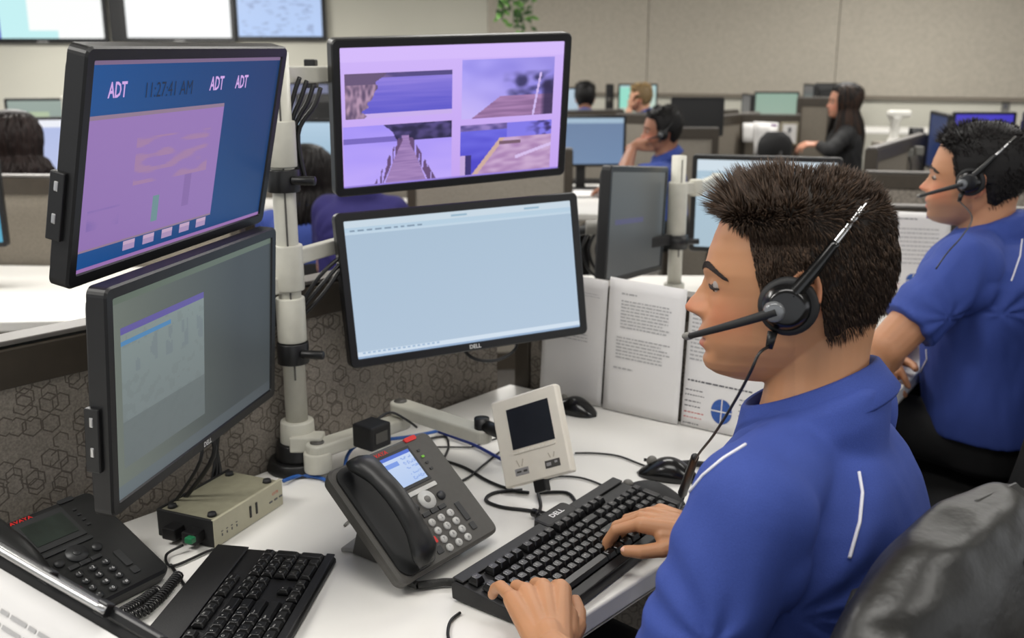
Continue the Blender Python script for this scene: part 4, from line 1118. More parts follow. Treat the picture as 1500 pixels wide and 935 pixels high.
monitor(yaw_frame(PW(1118, 302, 3.25), -18), .475, .325, flat((172, 196, 212), (168, 190, 204), (206, 220, 230), (.04, .2, .12, .4, (196, 214, 226))), 'large light screen directly behind the spiky hair of the man in front', 60, 40, stand=.73)
bm = mon_from(PW(936, 326, 2.80), PW(976, 320, 3.08)-PW(899, 330, 2.66), (0, 0, -1))
monitor(bm, .50, .315, flat((84, 86, 84), (66, 68, 68), None, (.1, .45, .6, .5, (76, 74, 104))), 'dim monitor turned sideways behind the leaning papers', 30, 20, stand=.73)
pb2 = PW(991, 330, 3.0)
pl2 = pole_stand(V((pb2.x, pb2.y, .73)), PW(991, 226, 3.0).z, 'off-white monitor pole left of the large light screen', r=.0215, arms=((PW(991, 345, 3.0).z, PW(991, 265, 3.0).z, .029),))
def p2(h): return V((pb2.x, pb2.y, h))
m = MB(); zc_ = PW(991, 355, 3.0).z; m.cyl(p2(zc_-.02), p2(zc_+.02), .036, .036, 20); m.cyl(p2(zc_), p2(zc_)+V((.07, 0, 0)), .009, .009, 10); m.build('collar', M_blk, pl2, world=True)
arm(pl2, [p2(PW(991, 275, 3.0).z), p2(PW(991, 275, 3.0).z)+V((.06, .03, 0)), V((PW(1050, 290, 3.3).x, PW(1050, 290, 3.3).y, PW(991, 280, 3.0).z))], .018, M_pole)
arm(pl2, [p2(PW(991, 380, 3.0).z), bm @ V((.02, -.02, -.075))], .016, M_blkm)
# clutter left of the sideways monitor
p = PW(873, 334, 2.85)
root = empty('swing_arm', p, 'grey jointed monitor arm end with dangling cables above the leaning papers', 'arm')
m = MB(); m.cyl(p+V((-.03, 0, 0)), p+V((.035, 0, .0)), .022, .022, 18); m.build('joint', M_grey, root, world=True, bevel=.003)
m = MB(); m.cyl(p+V((.02, -.02, .012)), p+V((.02, .03, .012)), .018, .018, 16); m.build('joint_knob', M_pole, root, world=True, bevel=.003)
m = MB(); m.tube([p, p+V((-.08, .05, -.03)), p+V((-.16, .10, -.10)), V((p.x-.18, p.y+.1, .735))], .014); m.build('support', M_blkm, root, world=True)
for k in range(3):
    m = MB(); a = p+V((-.02+.02*k, -.01, -.01)); m.tube([a, a+V((-.02, 0, -.05)), a+V((.0, 0, -.11)), a+V((.05, .02, -.15-.015*k)), a+V((.09, .05, -.16))], .004); m.build('cable', M_blk, root, world=True)
monitor(yaw_frame(PW(1371, 208, 5.8), -102), .52, .34, flat((40, 54, 92), (36, 48, 84)), 'edge-on monitor with silver rim left of the second man', 20, 14, stand=.73, bez=.02)
monitor(yaw_frame(PW(1440, 198, 5.6), -3), .35, .26, flat((70, 60, 190), (60, 70, 170)), 'violet screen whose top edge shows above the second man', 20, 14, stand=.73)
monitor(yaw_frame(PW(1512, 190, 5.4), -10), .10, .20, None, 'dark device at the right edge behind the second man', off=True, stand=.73, bez=.01)
desk([(2.36, 5.22), (3.1, 5.05), (3.2, 5.75), (2.56, 5.85)], 'desk behind the second man with the violet screen', z=.728)
for k, (px, py, lb) in enumerate(((1330, 216, 'left grey plug box on the slanting partition'), (1345, 213, 'right grey plug box on the slanting partition'))):
    p = PW(px, py+8, 5.6); root = empty('plug_box', p, lb, 'plug'); MB().box((0, 0, .0), (.05, .05, .05)).build('body', M_grey, root, bevel=.006); MB().tube([(0, -.02, -.02), (.01, -.04, -.08), (0, -.02, -.2)], .005).build('lead', M_blk, root)
chair_at(1287, 187, 6.4, (-1, .2), 'black chair back behind the woman in black', w=.24, h=.34, arms=False)
# white slim tower on a low cabinet
p = PW(1309, 205, 7.4); zt = PW(1309, 160, 7.4).z
root = empty('tower_dispenser', (p.x, p.y, p.z-.02), 'white slim tower with a wider head by the white wall', 'appliance')
m = MB(); hh = zt-p.z+.02; m.loft([[V((r*math.cos(a), r*math.sin(a), z)) for a in [2*math.pi*j/20 for j in range(20)]] for r, z in ((.07, 0), (.045, .02), (.034, .05), (.034, hh*.6), (.05, hh*.72), (.05, hh*.8))]); m.build('column', mat('white_gloss', (232, 230, 222), .3), root)
m = MB(); m.box((.02, -.01, hh*.87), (.17, .08, hh*.22)); m.build('head', mat('white_gloss', (232, 230, 222), .3), root, bevel=.02, bseg=4)
z_ = p.z-.021
root = empty('cabinet', (p.x+.38, p.y, 0), 'pale low cabinet under the white tower', 'cabinet')
MB().box((0, 0, z_/2), (.95, .4, z_)).build('body', M_fab2, root, bevel=.004); MB().box((0, -.205, z_/2), (.44, .012, z_*.9)).build('door', M_fab2, root)
root = empty('wall_socket', hit_wall(1473, 156, CORN, dW)+nW*.004, 'small grey socket plate on the white wall above the second man', 'socket')
m = MB(); m.box((0, 0, 0), (.07, .01, .11), M=frame((0, 0, 0), x=dW)); m.build('plate', M_grey, root, bevel=.002); m = MB(); m.box((0, 0, 0), (.03, .02, .04), M=frame((0, 0, 0), x=dW)+Matrix.Identity(4)*0); m.build('outlet', M_ink2, root)

# --- wall screens (upper left)
def wall_screen(px0, px1, pyb, h, fn, label, yoff, nx=30, ny=20, logo=None):
    y = CORN.y-.12-yoff
    def at(px, py): r = ray(px, py); return V((0, 0, EYE))+r*(y/r.y)
    a, b = at(px0, pyb), at(px1, pyb); w = b.x-a.x
    M = frame(((a.x+b.x)/2, y, (a.z+b.z)/2+h/2), x=(1, 0, 0), z=(0, -1, 0))
    r = monitor(M, w, h, fn, label, nx, ny, bez=.05, depth=.07, name='wall_display')
    r['category'] = 'screen'
    m = MB(); m.box((0, 0, -.10), (.4, .3, .06)); m.build('wall_bracket', M_blkm, r)
    if logo: m = MB(); add_text(m, logo, .026, T(0, -h/2+.012, .0012)); m.build('logo', M_white, r)
    return r
wall_screen(-34, 160, 63, .95, lambda u, v: (60, 40, 190) if u < .16 else ((196, 240, 242) if u < .62 and v < 1.1 and not (u > .40 and v < .92) else (252, 254, 252)), 'wall display with a cyan block, leftmost of three above the monitors', 0.02, logo='SAMSUNG')
wd = wall_screen(181, 346, 62, .95, lambda u, v: (252, 254, 254), 'wall display glowing plain white, middle of three above the monitors', 0.0, 8, 8, logo='SAMSUNG')
m = MB(); m.box((-.70, 0, -.03), (.145, .94, .05)); m.build('edge_cover', M_blk, wd, bevel=.004)
wall_screen(344, 479, 60, .95, lambda u, v: lerp((176, 196, 232), (182, 206, 246), v) if not (.05 < u < .9 and nz(u*10, v*46) > .25) else (158, 176, 212), 'wall display with faint rows of text, rightmost of three above the monitors', -.03, 60, 60)

# --- hanging plant near the room corner
pt = PW(742, -60, 8.6)
root = empty('hanging_plant', (pt.x, pt.y, pt.z), 'trailing green plant whose tips hang over the picture monitor', 'plant')
m = MB(); m.loft([[V((r*math.cos(a), r*math.sin(a), z)) for a in [2*math.pi*j/24 for j in range(24)]] for r, z in ((.07, 0), (.11, .06), (.13, .15), (.135, .155), (.12, .15))]); m.build('pot', M_cream, root)
for k in range(3):
    a = 2*math.pi*k/3; MB().tube([(0.13*math.cos(a), .13*math.sin(a), .15), (0, 0, 2.75-pt.z)], .003, smooth_path=False).build('hanger', M_blkm, root)
r = random.Random(5)
def leaf(mb, p, d, L, w, mi):
    d = d.normalized(); s = d.cross(V((r.uniform(-.3, .3), 1, .2))).normalized(); n_ = d.cross(s)
    pts = [p, p+d*L*.3+s*w+n_*.006, p+d*L*.7+s*w*.7, p+d*L, p+d*L*.7-s*w*.7, p+d*L*.3-s*w+n_*.006, p+d*L*.5-n_*.008]
    mb.add(pts, [(0, 1, 6), (1, 2, 6), (2, 3, 6), (3, 4, 6), (4, 5, 6), (5, 0, 6)], mi, True)
m = MB(); st = MB()
for (tx, ty) in ((738, 22), (735, 28), (752, 38), (765, 42), (778, 40), (745, 12), (730, 26), (758, 44), (768, 46), (742, 2), (762, 20)):
    e = PW(tx, ty, 8.6)-pt; s0 = V((r.uniform(-.08, .08), r.uniform(-.05, .05), .13))
    mid = V((e.x*.9+r.uniform(-.02, .02), e.y, (e.z+.1)*.45)); path = [s0, V((s0.x*1.4+e.x*.4, s0.y, .12)), mid, e]
    st.tube(path, .003, seg=5)
    for q in range(9):
        t = .45+.55*q/8; p = (mid.lerp(e, (t-.45)/.55)); leaf(m, p, V((r.uniform(-1, 1), r.uniform(-.4, .2), r.uniform(-.9, .3))), r.uniform(.05, .095), r.uniform(.012, .02), 0 if r.random() < .5 else 1)
st.build('stem', M_leafd, root); m.build('foliage', [M_leaf, M_leafd], root)
# ------------------------------------------------------------------ people
HEAD = sorted([  # z, front, back, half width
 (.108, .012, -.030, .012), (.104, .030, -.050, .032), (.096, .050, -.068, .050), (.084, .068, -.083, .061), (.070, .0785, -.092, .068), (.058, .0850, -.0975, .072),
 (.045, .0905, -.1015, .0745), (.028, .0970, -.104, .0765), (.012, .1010, -.104, .077), (.003, .1030, -.102, .0768), (-.010, .1000, -.099, .0755),
 (-.022, .0975, -.094, .074), (-.035, .0980, -.088, .0725), (-.048, .1030, -.080, .070), (-.060, .1062, -.070, .067), (-.074, .1055, -.062, .063),
 (-.086, .1035, -.055, .058), (-.0996, .1060, -.045, .051), (-.108, .1030, -.035, .044), (-.115, .0930, -.020, .036), (-.121, .0750, .000, .026), (-.125, .055, .020, .012)])
NOSE = sorted([(-.001, 0, .006), (-.010, .0055, .0065), (-.020, .0145, .0072), (-.030, .0235, .0095), (-.0365, .0275, .0125), (-.0415, .0245, .0135), (-.047, .0110, .0125), (-.051, .0035, .010), (-.056, 0, .01)])
def gs(x): return math.exp(-x*x)
def head_pt(z, ph, nose=1.):
    F, B, W = interp(HEAD, z, 1), interp(HEAD, z, 2), interp(HEAD, z, 3)
    x0 = 0. if z > -.06 else (-.06-z)/.065*.035
    if z > .10: x0 = -.009
    c, s = math.cos(ph), math.sin(ph)
    e = .93 if c > 0 else 1.0
    x = x0+((F-x0) if c > 0 else (x0-B))*math.copysign(abs(c)**e, c)
    y = W*math.copysign(abs(s)**.95, s)
    if c > .15:
        ay = abs(y)
        N, S = interp(NOSE, z, 1), interp(NOSE, z, 2)
        d = N*math.exp(-(ay/S)**2.3)*nose
        d += .0045*nose*gs((ay-.0135)/.005)*gs((z+.0425)/.006)                     # nostril wings
        d -= .0105*gs((ay-.031)/.015)*gs((z+.007)/.0115)                      # sockets
        d += .0080*gs((ay-.0315)/.0115)*gs((z+.0085)/.0080)                   # lids
        d += .0032*gs((ay-.026)/.020)*gs((z-.0085)/.006)                      # brow
        w = math.exp(-(ay/.0235)**4)
        d += w*(.0050*gs((z+.0665)/.0055)+.0052*gs((z+.0805)/.0058)-.0042*gs((z+.0738)/.0022))
        d -= .003*gs((z+.0895)/.004)*math.exp(-(ay/.02)**2)
        d += .003*gs((ay-.045)/.016)*gs((z+.036)/.014)                        # cheek
        x += d
    return V((x, y, z))
def face_at(y, z):
    lo, hi = 0., math.pi/2
    for _ in range(24):
        m_ = (lo+hi)/2
        if head_pt(z, m_).y < abs(y): lo = m_
        else: hi = m_
    p = head_pt(z, lo); return V((p.x, math.copysign(p.y, y), z))
def head_geo(mb, nz_, nph, M, nose=1.):
    rings = []
    for i in range(nz_+1):
        z = -.1245+(.2322)*i/nz_
        rg = []
        for j in range(nph):
            t = 2*math.pi*j/nph; t = t-.45*math.sin(t)*.9
            rg.append(head_pt(z, t, nose))
        rings.append(rg)
    mb.loft(rings, M=M)
def evalmesh(mb, voxel, smooth=3, factor=.5):
    o = mb.build('tmp', [])
    r = o.modifiers.new('r', 'REMESH'); r.mode = 'VOXEL'; r.voxel_size = voxel; r.use_smooth_shade = True
    if smooth: s = o.modifiers.new('s', 'SMOOTH'); s.factor = factor; s.iterations = smooth
    dg = bpy.context.evaluated_depsgraph_get(); dg.update()
    me = bpy.data.meshes.new_from_object(o.evaluated_get(dg)); old = o.data
    bpy.data.objects.remove(o, do_unlink=True); bpy.data.meshes.remove(old)
    return me
def set_mesh(me, name, mats, parent, world=True):
    inv = MW[parent.name].inverted()
    me.transform(inv)
    me.materials.clear()
    for m in (mats if isinstance(mats, (list, tuple)) else [mats]): me.materials.append(m)
    me.name = name
    me.polygons.foreach_set('use_smooth', [True]*len(me.polygons))
    o = bpy.data.objects.new(name, me); COL.objects.link(o); o.parent = parent; MW[o.name] = MW[parent.name].copy()
    return o
def coords(me):
    a = np.empty(len(me.vertices)*3); me.vertices.foreach_get('co', a); return a.reshape(-1, 3)
def vcol(me, cols):
    at = me.color_attributes.new('col', 'FLOAT_COLOR', 'POINT')
    c = np.ones((len(me.vertices), 4)); c[:, :3] = cols; at.data.foreach_set('color', c.ravel().astype(np.float32))

def hand_geo(mb, W, d, n, side, size=1., curl=(28, 34, 24), spread=1., thumb=(.62, .35), fing=None):
    """W wrist, d towards the fingers, n out of the back of the hand, side=+1 thumb on d x n side"""
    d = V(d).normalized(); n = V(n); n = (n-d*n.dot(d)).normalized(); s = n.cross(d)*side
    s = -s if False else s
    k = size
    P = lambda a, b, c: W+d*a*k+s*b*k+n*c*k
    # palm
    for b0, b1, r0, r1 in ((.012, .031, .017, .0125), (.004, .011, .018, .0125), (-.006, -.010, .018, .0122), (-.014, -.029, .016, .0115)):
        mb.capsule(P(-.005, b0*.75, 0), r0*k, P(.078 if b1 > -.02 else .072, b1, .003), r1*k, 14)
    mb.capsule(P(.015, .020, -.006), .017*k, P(.045, .030, -.006), .014*k, 14)
    mb.capsule(P(-.03, 0, -.002), .024*k, P(.01, 0, 0), .022*k, 16)
    tips = []
    L = ((.040, .024, .020), (.045, .028, .021), (.041, .026, .021), (.033, .020, .019))
    B = (.031, .0105, -.0105, -.029); R = (.0095, .0097, .0092, .0082)
    for i in range(4):
        c = fing[i] if fing else curl
        base = P((.084, .088, .084, .075)[i], B[i], .003); a = 0.; p = base
        sp = math.radians((6, 1, -5, -11)[i]*spread); dd = (d*math.cos(sp)+s*math.sin(sp)).normalized()
        r = R[i]*k
        mb.capsule(P(.055, B[i]*.85, .002), r*1.12, base, r*1.12, 12)
        for j in range(3):
            a += math.radians(c[j]); q = p+(dd*math.cos(a)-n*math.sin(a))*L[i][j]*k
            r2 = r*(.94 if j < 2 else .86); mb.capsule(p, r*1.03, q, r2, 12); p = q; r = r2
        tips.append((p, dd*math.cos(a)-n*math.sin(a), dd*math.sin(a)+n*math.cos(a), r))
    # thumb
    p = P(.012, .020, -.008); t1 = (d*thumb[0]+s*.72-n*thumb[1]).normalized()
    q = p+t1*.040*k; mb.capsule(p, .0165*k, q, .0128*k, 12)
    t2 = (d*(thumb[0]+.25)+s*.45-n*(thumb[1]*.8)).normalized(); r_ = q+t2*.030*k; mb.capsule(q, .0122*k, r_, .0106*k, 12)
    t3 = (d*(thumb[0]+.45)+s*.18-n*(thumb[1]*.6)).normalized(); u_ = r_+t3*.024*k; mb.capsule(r_, .0108*k, u_, .0088*k, 12)
    tips.append((u_, t3, s*.7+n*.7, .0088*k))
    return tips

def hair_xh(z):
    tab = [(-.095, -.036), (-.051, -.030), (-.018, -.026), (-.0165, .034), (.012, .040), (.028, .043), (.048, .046), (.061, .066), (.072, .090), (.11, .12)]
    return interp(tab, z, 1)

def person(name, label, HM, S, group=None):
    """HM: head frame (x forward, y the person's left, z up). S: dict of joints in world space"""
    fwd = V(S['v']).normalized(); lf = V((-fwd.y, fwd.x, 0))
    base = V((S['hip'].x, S['hip'].y, 0))
    root = empty(name, base, label, 'person', group)
    vox = S.get('voxel', .006); hs = S.get('hs', 1.)
    HMs = HM @ Matrix.Scale(hs, 4)
    H = lambda x, y, z: HMs @ V((x, y, z))
    NB = S['neck']; HP = S['hip']
    b = MB()
    fine = vox < .003
    head_geo(b, 150 if fine else 50, 260 if fine else 72, HMs, S.get('nose', 1.))
    for s in (-1, 1):   # ears
        b.ellip(H(-.008, s*.0775, -.022), (.016*hs, .0055*hs, .030*hs), rot=(HM.to_3x3() @ Matrix.Rotation(.22, 3, 'Y') @ Matrix.Rotation(s*-.25, 3, 'Z')))
        pts = [H(-.008+.017*math.cos(a)-.004*math.sin(a), s*(.082+.003*math.cos(a+2)), -.020+.029*math.sin(a)) for a in [math.radians(q) for q in range(-60, 215, 25)]]
        b.tube(pts, .0036*hs, sub=3)
        b.ellip(H(-.004, s*.079, -.046), (.007*hs, .004*hs, .009*hs))
    nk = S.get('nk', 1.)
    nd = (H(-.02, 0, -.06)-NB)
    rings = []
    for k in range(11):
        t = k/10; c = NB.lerp(H(-.022, 0, -.055), t); R3 = HM.to_3x3()
        fx = (R3 @ V((1, 0, 0))); fy = (R3 @ V((0, 1, 0)))
        a_ = (.066-.010*math.sin(t*math.pi*.9))*nk*hs; w_ = (.070-.014*math.sin(t*math.pi*.7))*nk*hs
        c = c+fx*(-.004*t)
        rings.append([c+fx*a_*math.cos(q)+fy*w_*math.sin(q) for q in [2*math.pi*j/28 for j in range(28)]])
    b.loft(rings)
    SL, SR, EL, ER, WL, WR = (S[k] for k in ('SL', 'SR', 'EL', 'ER', 'WL', 'WR'))
    tw = S.get('tw', 1.)
    def section(c, a, w, tilt=V((0, 0, 0)), n=32, e=.85):
        return [c+fwd*a*math.copysign(abs(math.cos(q))**e, math.cos(q))+lf*w*math.copysign(abs(math.sin(q))**e, math.sin(q)) for q in [2*math.pi*j/n for j in range(n)]]
    SEC = ((0, .05, .075, 0), (.05, .078, .120, 0), (.11, .100, .160, .002), (.2, .116, .178, .006), (.35, .122, .180, .008), (.55, .118, .170, .006), (.8, .122, .168, .004), (1., .120, .175, 0))
    def torso(mb, infl, t1=1.):
        rr_ = []
        if infl > 0:
            up_ = (H(-.02, 0, -.06)-NB).normalized(); fx_ = HM.to_3x3() @ V((1, 0, 0)); fy_ = HM.to_3x3() @ V((0, 1, 0))
            for tt, aa, ww, tl in ((-.06, .080, .090, .2), (-.008, .088, .096, .3), (.022, .084, .088, .34), (.030, .070, .072, .34)):
                rr_.append([NB+up_*tt*hs+(fx_*aa*math.cos(q)+fy_*ww*math.sin(q))*hs*tw*.97-up_*tl*aa*math.cos(q)*hs for q in [2*math.pi*j/32 for j in range(32)]])
            mb.loft(rr_); rr_ = []
        for k in range(25):
            t = t1*k/24; a = interp(SEC, t, 1); w = interp(SEC, t, 2); sh = interp(SEC, t, 3)
            c = NB.lerp(HP, t)+fwd*sh-V((0, 0, .0))
            rr_.append(section(c, (a+infl)*tw*S.get('dep', 1.), (w+infl)*tw))
        mb.loft(rr_)
        for s_, sj in ((1, SL), (-1, SR)):
            sm_ = 0
            mb.capsule(NB+lf*s_*.045-V((0, 0, .034)), (.046+infl)*tw, sj+V((0, 0, .006)), (.050+infl)*tw, 20)
            mb.capsule(NB+lf*s_*.05-V((0, 0, .10))+fwd*.02, (.075+infl)*tw, sj-V((0, 0, .05)), (.055+infl)*tw, 20)
    torso(b, -.006)
    at_ = S.get('arm', 1.)
    for s_, sj, e_, w_ in ((1, SL, EL, WL), (-1, SR, ER, WR)):
        b.capsule(sj, .050*at_, e_, .040*at_, 18)
        m_ = e_.lerp(w_, .35); b.capsule(e_, .040*at_, m_, .041*at_, 18); b.capsule(m_, .041*at_, w_, .0255*at_, 18)
    tips = []
    for hk, sd in (('HL', 1), ('HR', -1)):
        h = S.get(hk)
        if h: tips.append(hand_geo(b, h['w'], h['d'], h['n'], sd*h.get('flip', -1), h.get('size', 1.), **h.get('k', {})))
    me = evalmesh(b, vox, S.get('smooth', 2), .5)
    # skin colour with lips, cheeks, stubble
    co = coords(me); inv = np.array(HMs.inverted()); hc = np.c_[co, np.ones(len(co))] @ inv.T; x, y, z = hc[:, 0], hc[:, 1], hc[:, 2]
    sk = np.array(lin(S.get('skin', (196, 146, 118)))); base_c = np.tile(sk, (len(co), 1))
    nv = np.array([noise.noise(V(p)*22) for p in co[:]]) if fine else np.zeros(len(co))
    base_c *= (1+.10*nv)[:, None]
    def mixc(mask, col, k):
        global_m = (mask*k)[:, None]; return base_c*(1-global_m)+np.array(lin(col))*global_m
    near = (np.abs(z) < .16) & (np.abs(x) < .16) & (np.abs(y) < .12)
    g = lambda v_, s_: np.exp(-(v_/s_)**2)
    front = near & (x > .045)
    base_c = mixc(front*g(np.abs(y)-.045, .022)*g(z+.045, .024), S.get('rosy', (205, 120, 98)), .45)
    base_c = mixc(front*g(y, .016)*g(z+.038, .012), S.get('rosy', (205, 120, 98)), .5)
    base_c = mixc(near*(np.abs(y) > .068)*g(z+.025, .03)*(x < .02), S.get('rosy', (205, 110, 90)), .45)
    base_c = mixc(near*(x > .0)*(z < -.055)*(z > -.135)*np.clip((-.055-z)/.02, 0, 1)*g(z+.09, .06), S.get('stubble', (150, 112, 92)), S.get('stub', .35))
    base_c = mixc(near*(x > .098)*g(z+.0675, .0045)*(np.abs(y) < .022), (170, 98, 88), .75)
    base_c = mixc(near*(x > .098)*g(z+.0805, .005)*(np.abs(y) < .020), (176, 100, 90), .75)
    base_c = mixc(near*(x > .1)*g(z+.0740, .0016)*(np.abs(y) < .024), (92, 50, 46), .8)
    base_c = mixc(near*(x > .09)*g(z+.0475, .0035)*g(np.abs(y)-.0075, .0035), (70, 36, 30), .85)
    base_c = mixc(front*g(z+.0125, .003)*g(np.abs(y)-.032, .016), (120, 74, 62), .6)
    vcol(me, base_c)
    body = set_mesh(me, 'body', M_skin, root)
    # eyes, lashes, eyebrows
    for s in (-1, 1):
        c = face_at(s*.0315, -.0085)
        m = MB(); m.ellip(H(c.x-.0113, s*.0315, -.0100), (.0112*hs,)*3, rot=HM.to_3x3(), nu=16, nv=10); e = m.build('eye', M_eye, root, world=True)
        m = MB(); q = H(c.x-.0014, s*.0312, -.0125); fx = HM.to_3x3() @ V((1, 0, -.25)); m.cyl(q, q+fx.normalized()*.0016*hs, .005*hs, .0042*hs, 14); m.build('iris', M_iris, e, world=True)
        m = MB(); pts = []
        for k in range(7):
            yy = .019+.0245*k/6; zz = -.0108-.0012*math.sin(math.pi*k/6)-.0035*(k/6)+.001
            p = face_at(s*yy, zz); pts.append(H(p.x+.0006, p.y, p.z))
        m.tube(pts, lambda t: (.0009+.0015*math.sin(math.pi*t))*hs, seg=6); m.build('eyelashes', M_browm, root, world=True)
        m = MB(); r = random.Random(4)
        nb = 420 if fine else 24
        for k in range(nb):
            t = r.random(); yy = .012+.040*t; zz = .0085+.0065*math.sin(math.pi*min(1, t*.9+.1))-.008*t*t+r.uniform(-.0040, .0040)*(1-.6*t)
            p = face_at(s*yy, zz); a_ = V((p.x+.0003, p.y, p.z)); d_ = V((-.002, s*.006, .0018-.004*t)); d_.x = (face_at(s*(yy+.006), zz).x-p.x)+.0008
            wd = .0006 if fine else .0022
            m.capsule(H(*a_), wd*hs, H(*(a_+d_)), wd*.6*hs, 5)
        m.build('eyebrow', M_browm, root, world=True)
    if S.get('nails') and tips:
        for tp in tips:
            for (p, dd, nn, r_) in tp:
                m = MB(); rot = frame((0, 0, 0), x=dd, z=nn).to_3x3(); m.ellip(p+nn*r_*.62+dd*r_*.15, (.0066, .0048, .0030), rot=rot, nu=12, nv=8); m.build('fingernail', M_nail, root, world=True)
    # ---------- hair
    hair(root, HMs, hs, S)
    # ---------- shirt
    sm = MB(); torso(sm, .010, S.get('shirt_t', 1.))
    sl = S.get('sleeve', .62)
    for sj, e_ in ((SL, EL), (SR, ER)):
        q = sj.lerp(e_, sl); sm.capsule(sj, .066*at_, q, (.060 if sl < .9 else .048)*at_, 22, flat1=True)
        if sl >= .9:
            w_ = WL if sj is SL else WR; sm.capsule(e_, .046*at_, e_.lerp(w_, .9), .036*at_, 18, flat1=True)
    me = evalmesh(sm, max(vox*1.6, .0045), 10 if fine else 3, .6)
    co = coords(me); nr = np.empty(len(co)*3); me.vertices.foreach_get('normal', nr); nr = nr.reshape(-1, 3)
    amp = S.get('fold', .0035)
    # folds pull from each armpit towards hip and elbow
    D = np.zeros(len(co))
    for i, p in enumerate(co):
        q = V(p); hgt = q.dot(V((0, 0, 1)))
        f = noise.noise(V((q.dot(lf)*16+q.dot(fwd)*6, q.dot(fwd)*14, hgt*5)))+.5*noise.noise(V((q.x*38, q.y*38, hgt*11)))
        D[i] = f*amp
    for sj in (SL, SR):
        pit = np.array(sj-V((0, 0, .10))); dv = co-pit; rr2 = np.linalg.norm(dv, axis=1)+1e-6
        ang = np.arctan2(dv @ np.array(lf), dv[:, 2])*6+np.arctan2(dv @ np.array(fwd), dv[:, 2])*7
        D += .0028*np.sin(ang)*np.exp(-((rr2-.10)/.09)**2)*(amp/.0035)
    co2 = co+nr*D[:, None]; me.vertices.foreach_set('co', co2.ravel()); me.update()
    shirt = set_mesh(me, S.get('shirt_name', 'polo_shirt'), S.get('shirt', M_shirt), root)
    if S.get('collar', True):
        cm = MB(); R3 = HM.to_3x3(); fx = R3 @ V((1, 0, 0)); fy = R3 @ V((0, 1, 0)); up = R3 @ V((0, 0, 1))
        cc = S.get('cc', (-.014, -.127, -.020, -.163)); tilt = S.get('ctilt', .38)
        def cring(cx_, cz_, a_, w_, off, n=40, rise=0.):
            out = []
            for j in range(n):
                q = 2*math.pi*j/n; xx = a_*math.cos(q); out.append(H(cx_+xx, w_*math.sin(q), cz_-tilt*xx+rise*math.cos(q)))
            return out
        prof = [(cc[0]-.002, cc[1]-.03, .062, .060), (cc[0], cc[1], .070, .062), (cc[0]-.0005, cc[1]+.003, .0735, .0655), (cc[0]-.001, cc[1], .077, .069),
                (cc[2]+.002, (cc[1]+cc[3])/2, .085, .080), (cc[2], cc[3], .094, .095), (cc[2], cc[3]-.004, .092, .094), (cc[2]+.001, cc[3]+.003, .084, .088)]
        cm.loft([cring(*p_, 0) for p_ in prof], cap=False)
        c_o = cm.build('collar', S.get('shirt', M_shirt), shirt, world=True)
    # piping lines laid on the shirt
    if S.get('piping'):
        from mathutils.bvhtree import BVHTree
        bv = BVHTree.FromPolygons([V(p) for p in co2], [tuple(p.vertices) for p in me.polygons])
        for pts in S['piping']:
            out = []
            P3 = []
            for i in range(len(pts)-1):
                for k in range(8): P3.append(V(pts[i]).lerp(V(pts[i+1]), k/8))
            P3.append(V(pts[-1]))
            for (pxx, pyy, _z) in P3:
                h = bv.ray_cast(V((0, 0, EYE)), ray(pxx, pyy).normalized())
                if h[0] is not None: out.append(h[0]+h[1]*.0006)
            if len(out) > 2: m = MB(); m.tube(out, .0019, seg=6, sub=2); m.build('piping', M_piping, shirt, world=True)
    # ---------- trousers and shoes
    tm = MB()
    KL, KR, AL, AR = (S[k] for k in ('KL', 'KR', 'AL', 'AR'))
    tm.loft([section(HP+V((0, 0, dz)), a_, w_) for dz, a_, w_ in ((.11, .116, .162), (.06, .128, .178), (.0, .135, .185), (-.06, .125, .18), (-.085, .09, .14))])
    for s_, k_, a_ in ((1, KL, AL), (-1, KR, AR)):
        hj = HP+lf*s_*.09-V((0, 0, .01)); tm.capsule(hj, .085, k_, .064, 20); tm.capsule(k_, .064, a_+V((0, 0, .03)), .048, 18, flat1=True)
    me = evalmesh(tm, .009, 3, .5); set_mesh(me, 'trousers', S.get('trousers', M_trouser), root)
    for s_, a_ in ((1, AL), (-1, AR)):
        m = MB(); fr = frame((a_.x, a_.y, 0), x=fwd)
        m.loft([[fr @ V((x_*1., w_*math.sin(q)*.0+w_*math.cos(q)*1.0, max(.004, h_*.5+h_*.5*math.sin(q)))) for q in [2*math.pi*j/16 for j in range(16)]] for x_, w_, h_ in ((-.075, .018, .05), (-.06, .034, .075), (0, .038, .085), (.08, .044, .062), (.15, .042, .045), (.185, .02, .03))])
        m.build('shoe', M_blk, root, world=True)
    return root, H

